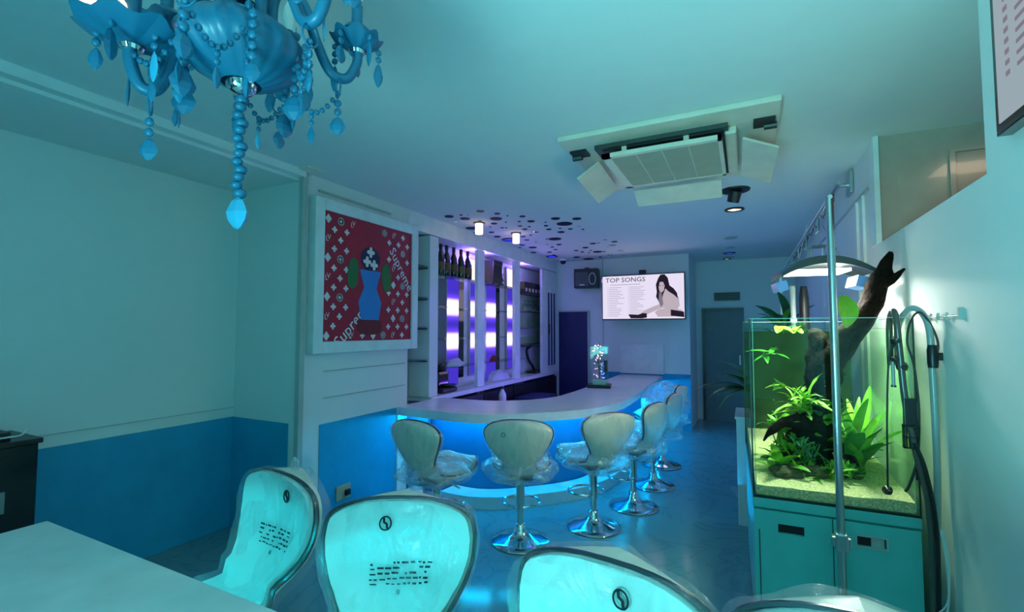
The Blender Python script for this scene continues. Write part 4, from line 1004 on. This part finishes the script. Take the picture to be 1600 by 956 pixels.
plant(A_[0], 'second broad-leaved sword plant in front of the cable weight', inp(.50, .50), [(.26, .05, .6, 'leafa', .03), (.22, .045, .8, 'leafb', .03)], 14, .05, 21, tilt=(50, 85))
plant(A_[3], 'low leafy tuft at the left foot of the driftwood', inp(.20, .32), [(.09, .028, .8, 'leafc', .04), (.08, .026, .5, 'leafa', .04)], 44, .14, 22, stem=4, stemh=.10, tilt=(5, 80))
plant(A_[4], 'tall thin grass at the back right of the tank', inp(.54, .75), [(.24, .007, .4, 'leafc', .0), (.20, .006, .6, 'leafa', .0)], 40, .08, 11, tilt=(60, 90))
plant(A_[2], 'yellow-green leaves low behind the pole', inp(.34, .40, .06), [(.12, .05, .9, 'leafc', .03), (.10, .04, .5, 'leafa', .03)], 26, .16, 12, tilt=(10, 70), hgt=.08)
plant('broad_leaf_plant', 'single big bright leaf standing above the water beside the driftwood', tuple(tkp(.43, .34, .93)), [(.22, .14, .5, 'leafa', .01)], 1, .0, 13, tilt=(-62, -62), azr=(-150, -150))
plant('floating_leaf_plant', 'small bright leaves poking above the water near the lamp', tuple(tkp(.24, .66, .74)), [(.10, .05, .9, 'leafa', .02), (.08, .04, .6, 'leafb', .02)], 8, .16, 14, tilt=(20, 70))
plant('floating_leaf_plant', 'dim trailing leaves under the water surface at the upper left', tuple(tkp(.12, .66, .62)), [(.14, .035, .6, 'leafb', .02)], 7, .10, 15, tilt=(-10, 30))
# potted plant on a stand behind the tank
t = thing('plant_stand', 'narrow white stand behind the aquarium, carrying the leafy pot', 'stand', (-.02, 4.15, 0))
MB().box(-.06, .50, -.2, .25, 0, .78, bev=.004).build('body', M['white'], t)
MB().box(-.07, .51, -.21, .26, .78, .80, bev=.003).build('top', M['white'], t)
t = thing('plant_pot', 'dark pot of the long-leaved plant behind the aquarium', 'pot', (.10, 4.10, .80))
MB().lathe([(.07, 0), (.09, .15), (.095, .16), (.085, .16), (.08, .14)], 24).build('pot_body', M['black'], t, smooth=True)
plant('long_leaf_plant', 'dark potted plant with long arching leaves sticking out left of the aquarium', (.06, 4.08, .94), [(.46, .075, 1.3, 'leafd', .03), (.40, .06, 1.8, 'leafb', .02), (.42, .07, 1.0, 'leafd', .03)], 13, .04, 16, tilt=(25, 75), azr=(40, 150))
plant('long_leaf_plant', 'dark leafy shoots above the back of the tank under the lamp', (.27, 4.05, 1.35), [(.34, .07, .9, 'leafd', .03), (.30, .06, 1.4, 'leafb', .02)], 12, .06, 17, tilt=(40, 85), stem=2, stemh=.12)

# lamp over the tank
lt = thing('aquarium_lamp', 'dark curved hanging lamp glowing white over the aquarium', 'lamp', (.37, 3.0, 1.74), R_(8))
def hood(u, v):
    s = 2 * u - 1; return (s * .215, -.14 + .28 * v, .02 + .085 * (1 - s * s) - .015 * (2 * v - 1) ** 2)
g = MB(); g.grid(hood, 20, 8); g.grid(lambda u, v: tuple(Vector(hood(u, v)) - Vector((0, 0, .018 + .02 * (1 - (2 * u - 1) ** 2)))), 20, 8)
n_ = 21 * 9
for j in range(8):
    for c in (0, 20): g.f.append((j * 21 + c, (j + 1) * 21 + c, n_ + (j + 1) * 21 + c, n_ + j * 21 + c))
for i in range(20):
    for r_ in (0, 8): g.f.append((r_ * 21 + i, r_ * 21 + i + 1, n_ + r_ * 21 + i + 1, n_ + r_ * 21 + i))
g.build('hood', M['vent'], lt, smooth=True)
MB().box(-.16, .11, -.10, .10, .012, .028, bev=.004).build('light_panel', M['lampwhite'], lt)
for s in (-1, 1):
    MB().tube([(-.05, s * .03 - .0, .10), (-.05, s * .03, .16), (.03, s * .03, .16), (.03, s * .03, .10)], .006, 6).build('handle', M['steel'], lt)
MB().box(.13, .19, -.12, .03, -.035, .02, Matrix.Rotation(.25, 4, 'Y')).build('acrylic_flap', M['blueflap'], lt)
MB().box(-.24, -.19, -.11, .03, -.03, .02, Matrix.Rotation(-.25, 4, 'Y')).build('acrylic_flap', M['blueflap'], lt)
for x, y in ((-.10, 0.0), (.02, .0), (.10, .02)): MB().tube([(x, y, .10), (x * .4 - .02, y, .26 + .02)], .0018, 5).build('hanging_wire', M['steel'], lt)
MB().lathe([(.012, 0), (.018, .03), (.006, .07), (.002, .09)], 10, Matrix.Translation((.06, 0, .10))).build('hook', M['chrome'], lt, smooth=True)
# rail frame
t = thing('rail_frame', 'upright steel pole with a long rail running back over the aquarium', 'rail', (.333, 2.385, 0))
MB().tube([(0, 0, 0), (0, 0, 2.02)], .015, 14).build('pole', M['steel'], t, smooth=True)
MB().box(-.035, .035, -.02, .02, .56, .60, bev=.006).build('clamp', M['steel'], t)
MB().box(-.022, .022, -.026, .016, .545, .615, bev=.006).build('clamp', M['steel'], t)
MB().lathe([(.05, 0), (.05, .01), (.016, .02)], 20).build('foot', M['steel'], t)
MB().tube([(0, -.02, 2.015), (0.0, 3.2, 2.015)], .0095, 10).build('lower_rail', M['steel'], t, smooth=True)
MB().tube([(.27, 1.50, 2.47), (.27, 5.4, 2.47)], .016, 10).build('upper_rail', M['steel'], t, smooth=True)
for k in range(9):
    y = 1.75 + k * .40; MB().tube([(.27, y, 2.47), (.27, y, 2.40), (.25, y, 2.36), (.235, y, 2.39)], .005, 6).build('rail_hook', M['vent'], t)
for k in range(5):
    y = .35 + k * .5; MB().tube([(0, y, 2.02), (0, y, 1.94), (-.015, y, 1.92)], .004, 6).build('rail_hook', M['chrome'], t)
MB().tube([(.27, 1.60, 2.47), (.345, 1.60, 2.47)], .014, 8).build('wall_bracket', M['steel'], t, smooth=True)
MB().box(.335, .355, 1.52, 1.68, 2.40, 2.56, bev=.005).build('bracket_plate', M['steel'], t)
MB().box(-.01, .01, 3.15, 3.2, 0, 2.02).build('rear_post', M['steel'], t)
# filter pipes behind the tank
t = thing('filter_pipe', 'pale upright filter pipe behind the tank left of the pole', 'pipe', (.285, 3.62, .0))
MB().tube([(0, 0, 0.0), (0, 0, 1.74)], .016, 12).build('pipe', M['clearhose'], t, smooth=True)
MB().lathe([(.02, 1.5), (.02, 1.53)], 12).build('joint', M['white'], t)
t = thing('black_filter', 'black upright filter housing behind the tank beside the pale pipe', 'filter', (.35, 3.66, 0))
MB().tube([(0, 0, 0.0), (0, 0, 1.66), (0, 0, 1.74)], [.03, .03, .02], 14).build('housing', M['black'], t, smooth=True)
MB().lathe([(.034, 1.45), (.034, 1.48)], 14).build('clamp_ring', M['black'], t)
# hoses and fittings hooked over the front right corner
def hose(name, lab, pts, r, m, cat='hose'):
    return tag(MB().tube(spline(pts, 8), r, 10).build(name, m, None, smooth=True, auto=80), lab, cat)
yf = 2.425
hose('hose', 'thick smoky hose curving over the front right rim of the tank', [(.545, 2.50, 1.30), (.545, 2.50, 1.46), (.548, 2.46, 1.525), (.552, yf, 1.50), (.560, yf, 1.35), (.572, yf, 1.15), (.60, yf, .95), (.628, yf, .78), (.636, yf, .55), (.634, yf, .30), (.63, 2.43, .05)], .012, M['hose'])
hose('hose', 'grey hose arching off the tank corner and dropping beside the wall', [(.575, 2.52, 1.30), (.575, 2.51, 1.45), (.60, 2.48, 1.53), (.635, 2.46, 1.53), (.655, yf, 1.46), (.66, yf, 1.30), (.662, yf, 1.05), (.660, yf, .85), (.650, yf, .60), (.645, yf, .30), (.65, yf, .04)], .012, M['clearhose'])
hose('cable', 'thin black cable running down the glass to a round black weight', [(.552, yf, 1.40), (.53, yf, 1.36), (.520, yf + .005, 1.28), (.512, yf + .01, 1.10), (.508, yf + .01, .95), (.505, yf + .01, .80)], .0035, M['black'], 'cable')
hose('cable', 'black cable looping over the tank corner between the hoses', [(.60, yf + .01, .85), (.615, yf + .008, 1.10), (.605, yf + .005, 1.30), (.585, yf, 1.40), (.60, yf, 1.49), (.63, yf, 1.52), (.66, yf - .005, 1.47), (.678, yf - .01, 1.40), (.672, yf - .01, 1.33)], .004, M['black'], 'cable')
hose('cable', 'dark cable crossing behind the filter basket down to the sand', [(.60, yf + .008, 1.02), (.60, yf + .008, .92), (.575, yf + .006, .83), (.56, yf + .005, .80)], .005, M['black'], 'cable')
hose('cable', 'second black cable falling beside the cabinet', [(.59, yf - .02, 1.00), (.62, yf - .02, .90), (.645, yf - .02, .70), (.645, yf - .02, .45), (.635, yf - .02, .10)], .007, M['black'], 'cable')
for k in range(3):
    hose('white_tube', ['inner', 'middle', 'outer'][k] + ' loop of the thin pale air tubes hanging right of the cabinet', [(.655 + .004 * k, yf - .03, .68), (.668 + .004 * k, yf - .03, .55), (.668 - .002 * k, yf - .03, .42 - .03 * k), (.635, yf - .03, .36 - .05 * k)], .003, M['white'], 'tube')
def cup(x, z, r, lab):
    t = thing('suction_cup', lab, 'suction cup', (x, 2.43, z)); MB().cyl((0, .008, 0), (0, -.012, 0), r, r * .6, 18).build('cup', M['black'], t, smooth=True)
    MB().cyl((0, -.012, 0), (0, -.028, 0), r * .5, r * .4, 12).build('clip', M['black'], t)
cup(.553, 1.405, .020, 'uppermost black suction cup on the tank front'); cup(.545, 1.328, .015, 'small black suction cup over the glass diffuser')
cup(.568, 1.300, .021, 'large black suction cup below the two others'); cup(.504, .795, .019, 'round black weight at the foot of the thin cable')
t = thing('glass_diffuser', 'small upright grey diffuser tube on the tank front', 'tube', (.537, 2.432, 1.22))
MB().tube([(0, 0, 0), (0, 0, .10)], .006, 10).build('tube_body', M['clearhose'], t, smooth=True); MB().lathe([(.009, -.004), (.009, .004)], 12).build('tip', M['vent'], t)
t = thing('filter_basket', 'black slotted filter basket at the right side of the tank', 'filter', (.583, 2.425, .975))
g = MB(); g.box(-.02, .02, -.012, .012, .09, .20, bev=.003); g.box(-.024, -.019, -.012, .012, 0, .09).box(.019, .024, -.012, .012, 0, .09).box(-.024, .024, -.012, .012, 0, .006).box(-.024, .024, -.012, .012, .085, .095).box(-.024, .024, -.012, .012, .042, .048)
g.build('basket_frame', M['black'], t)
for k in range(4): MB().box(-.014 + k * .009, -.011 + k * .009, -.008, .008, .005, .088).build('slat', M['black'], t)
t = thing('hose_connector', 'black valve joining the hoses beside the tank corner', 'valve', (.66, 2.415, 1.30))
MB().lathe([(.016, 0), (.018, .02), (.018, .07), (.014, .09)], 14).build('valve_body', M['black'], t, smooth=True); MB().box(.01, .03, -.008, .008, .03, .06).build('valve_lever', M['black'], t)
t = thing('wall_hook_rail', 'thin pale hook rail on the right wall above the hoses', 'rail', (RX, 2.36, 1.50))
MB().tube([(-.012, -.16, 0), (-.012, .20, 0)], .003, 6).build('rod', M['trim'], t)
for y in (-.05, .04, .12): MB().box(-.016, -.008, y - .002, y + .002, -.012, .016).build('peg', M['trim'], t)
MB().box(-.014, 0, -.166, -.154, -.012, .03).build('end_plate', M['trim'], t)
MB().box(-.014, 0, .19, .20, -.012, .012).build('end_plate', M['trim'], t)
# framed board at the upper right
t = thing('wall_menu_screen', 'dark-framed pale screen at the upper right edge of the view', 'screen', (RX, 1.20, 2.0))
MB().box(-.035, 0, -.6, .60, 0, .52, bev=.004).build('bezel', M['blackgloss'], t)
s_ = MB().box(-.037, -.034, -.58, .575, .03, .50).build('screen', M['sidescreen'], t)
g = MB()
for r in range(12): g.box(-.0385, -.037, .50, .52, .14 + r * .03, .153 + r * .03); g.box(-.0385, -.037, .25, .46, .14 + r * .03, .150 + r * .03)
g.build('menu_text', M['screenm'], s_)
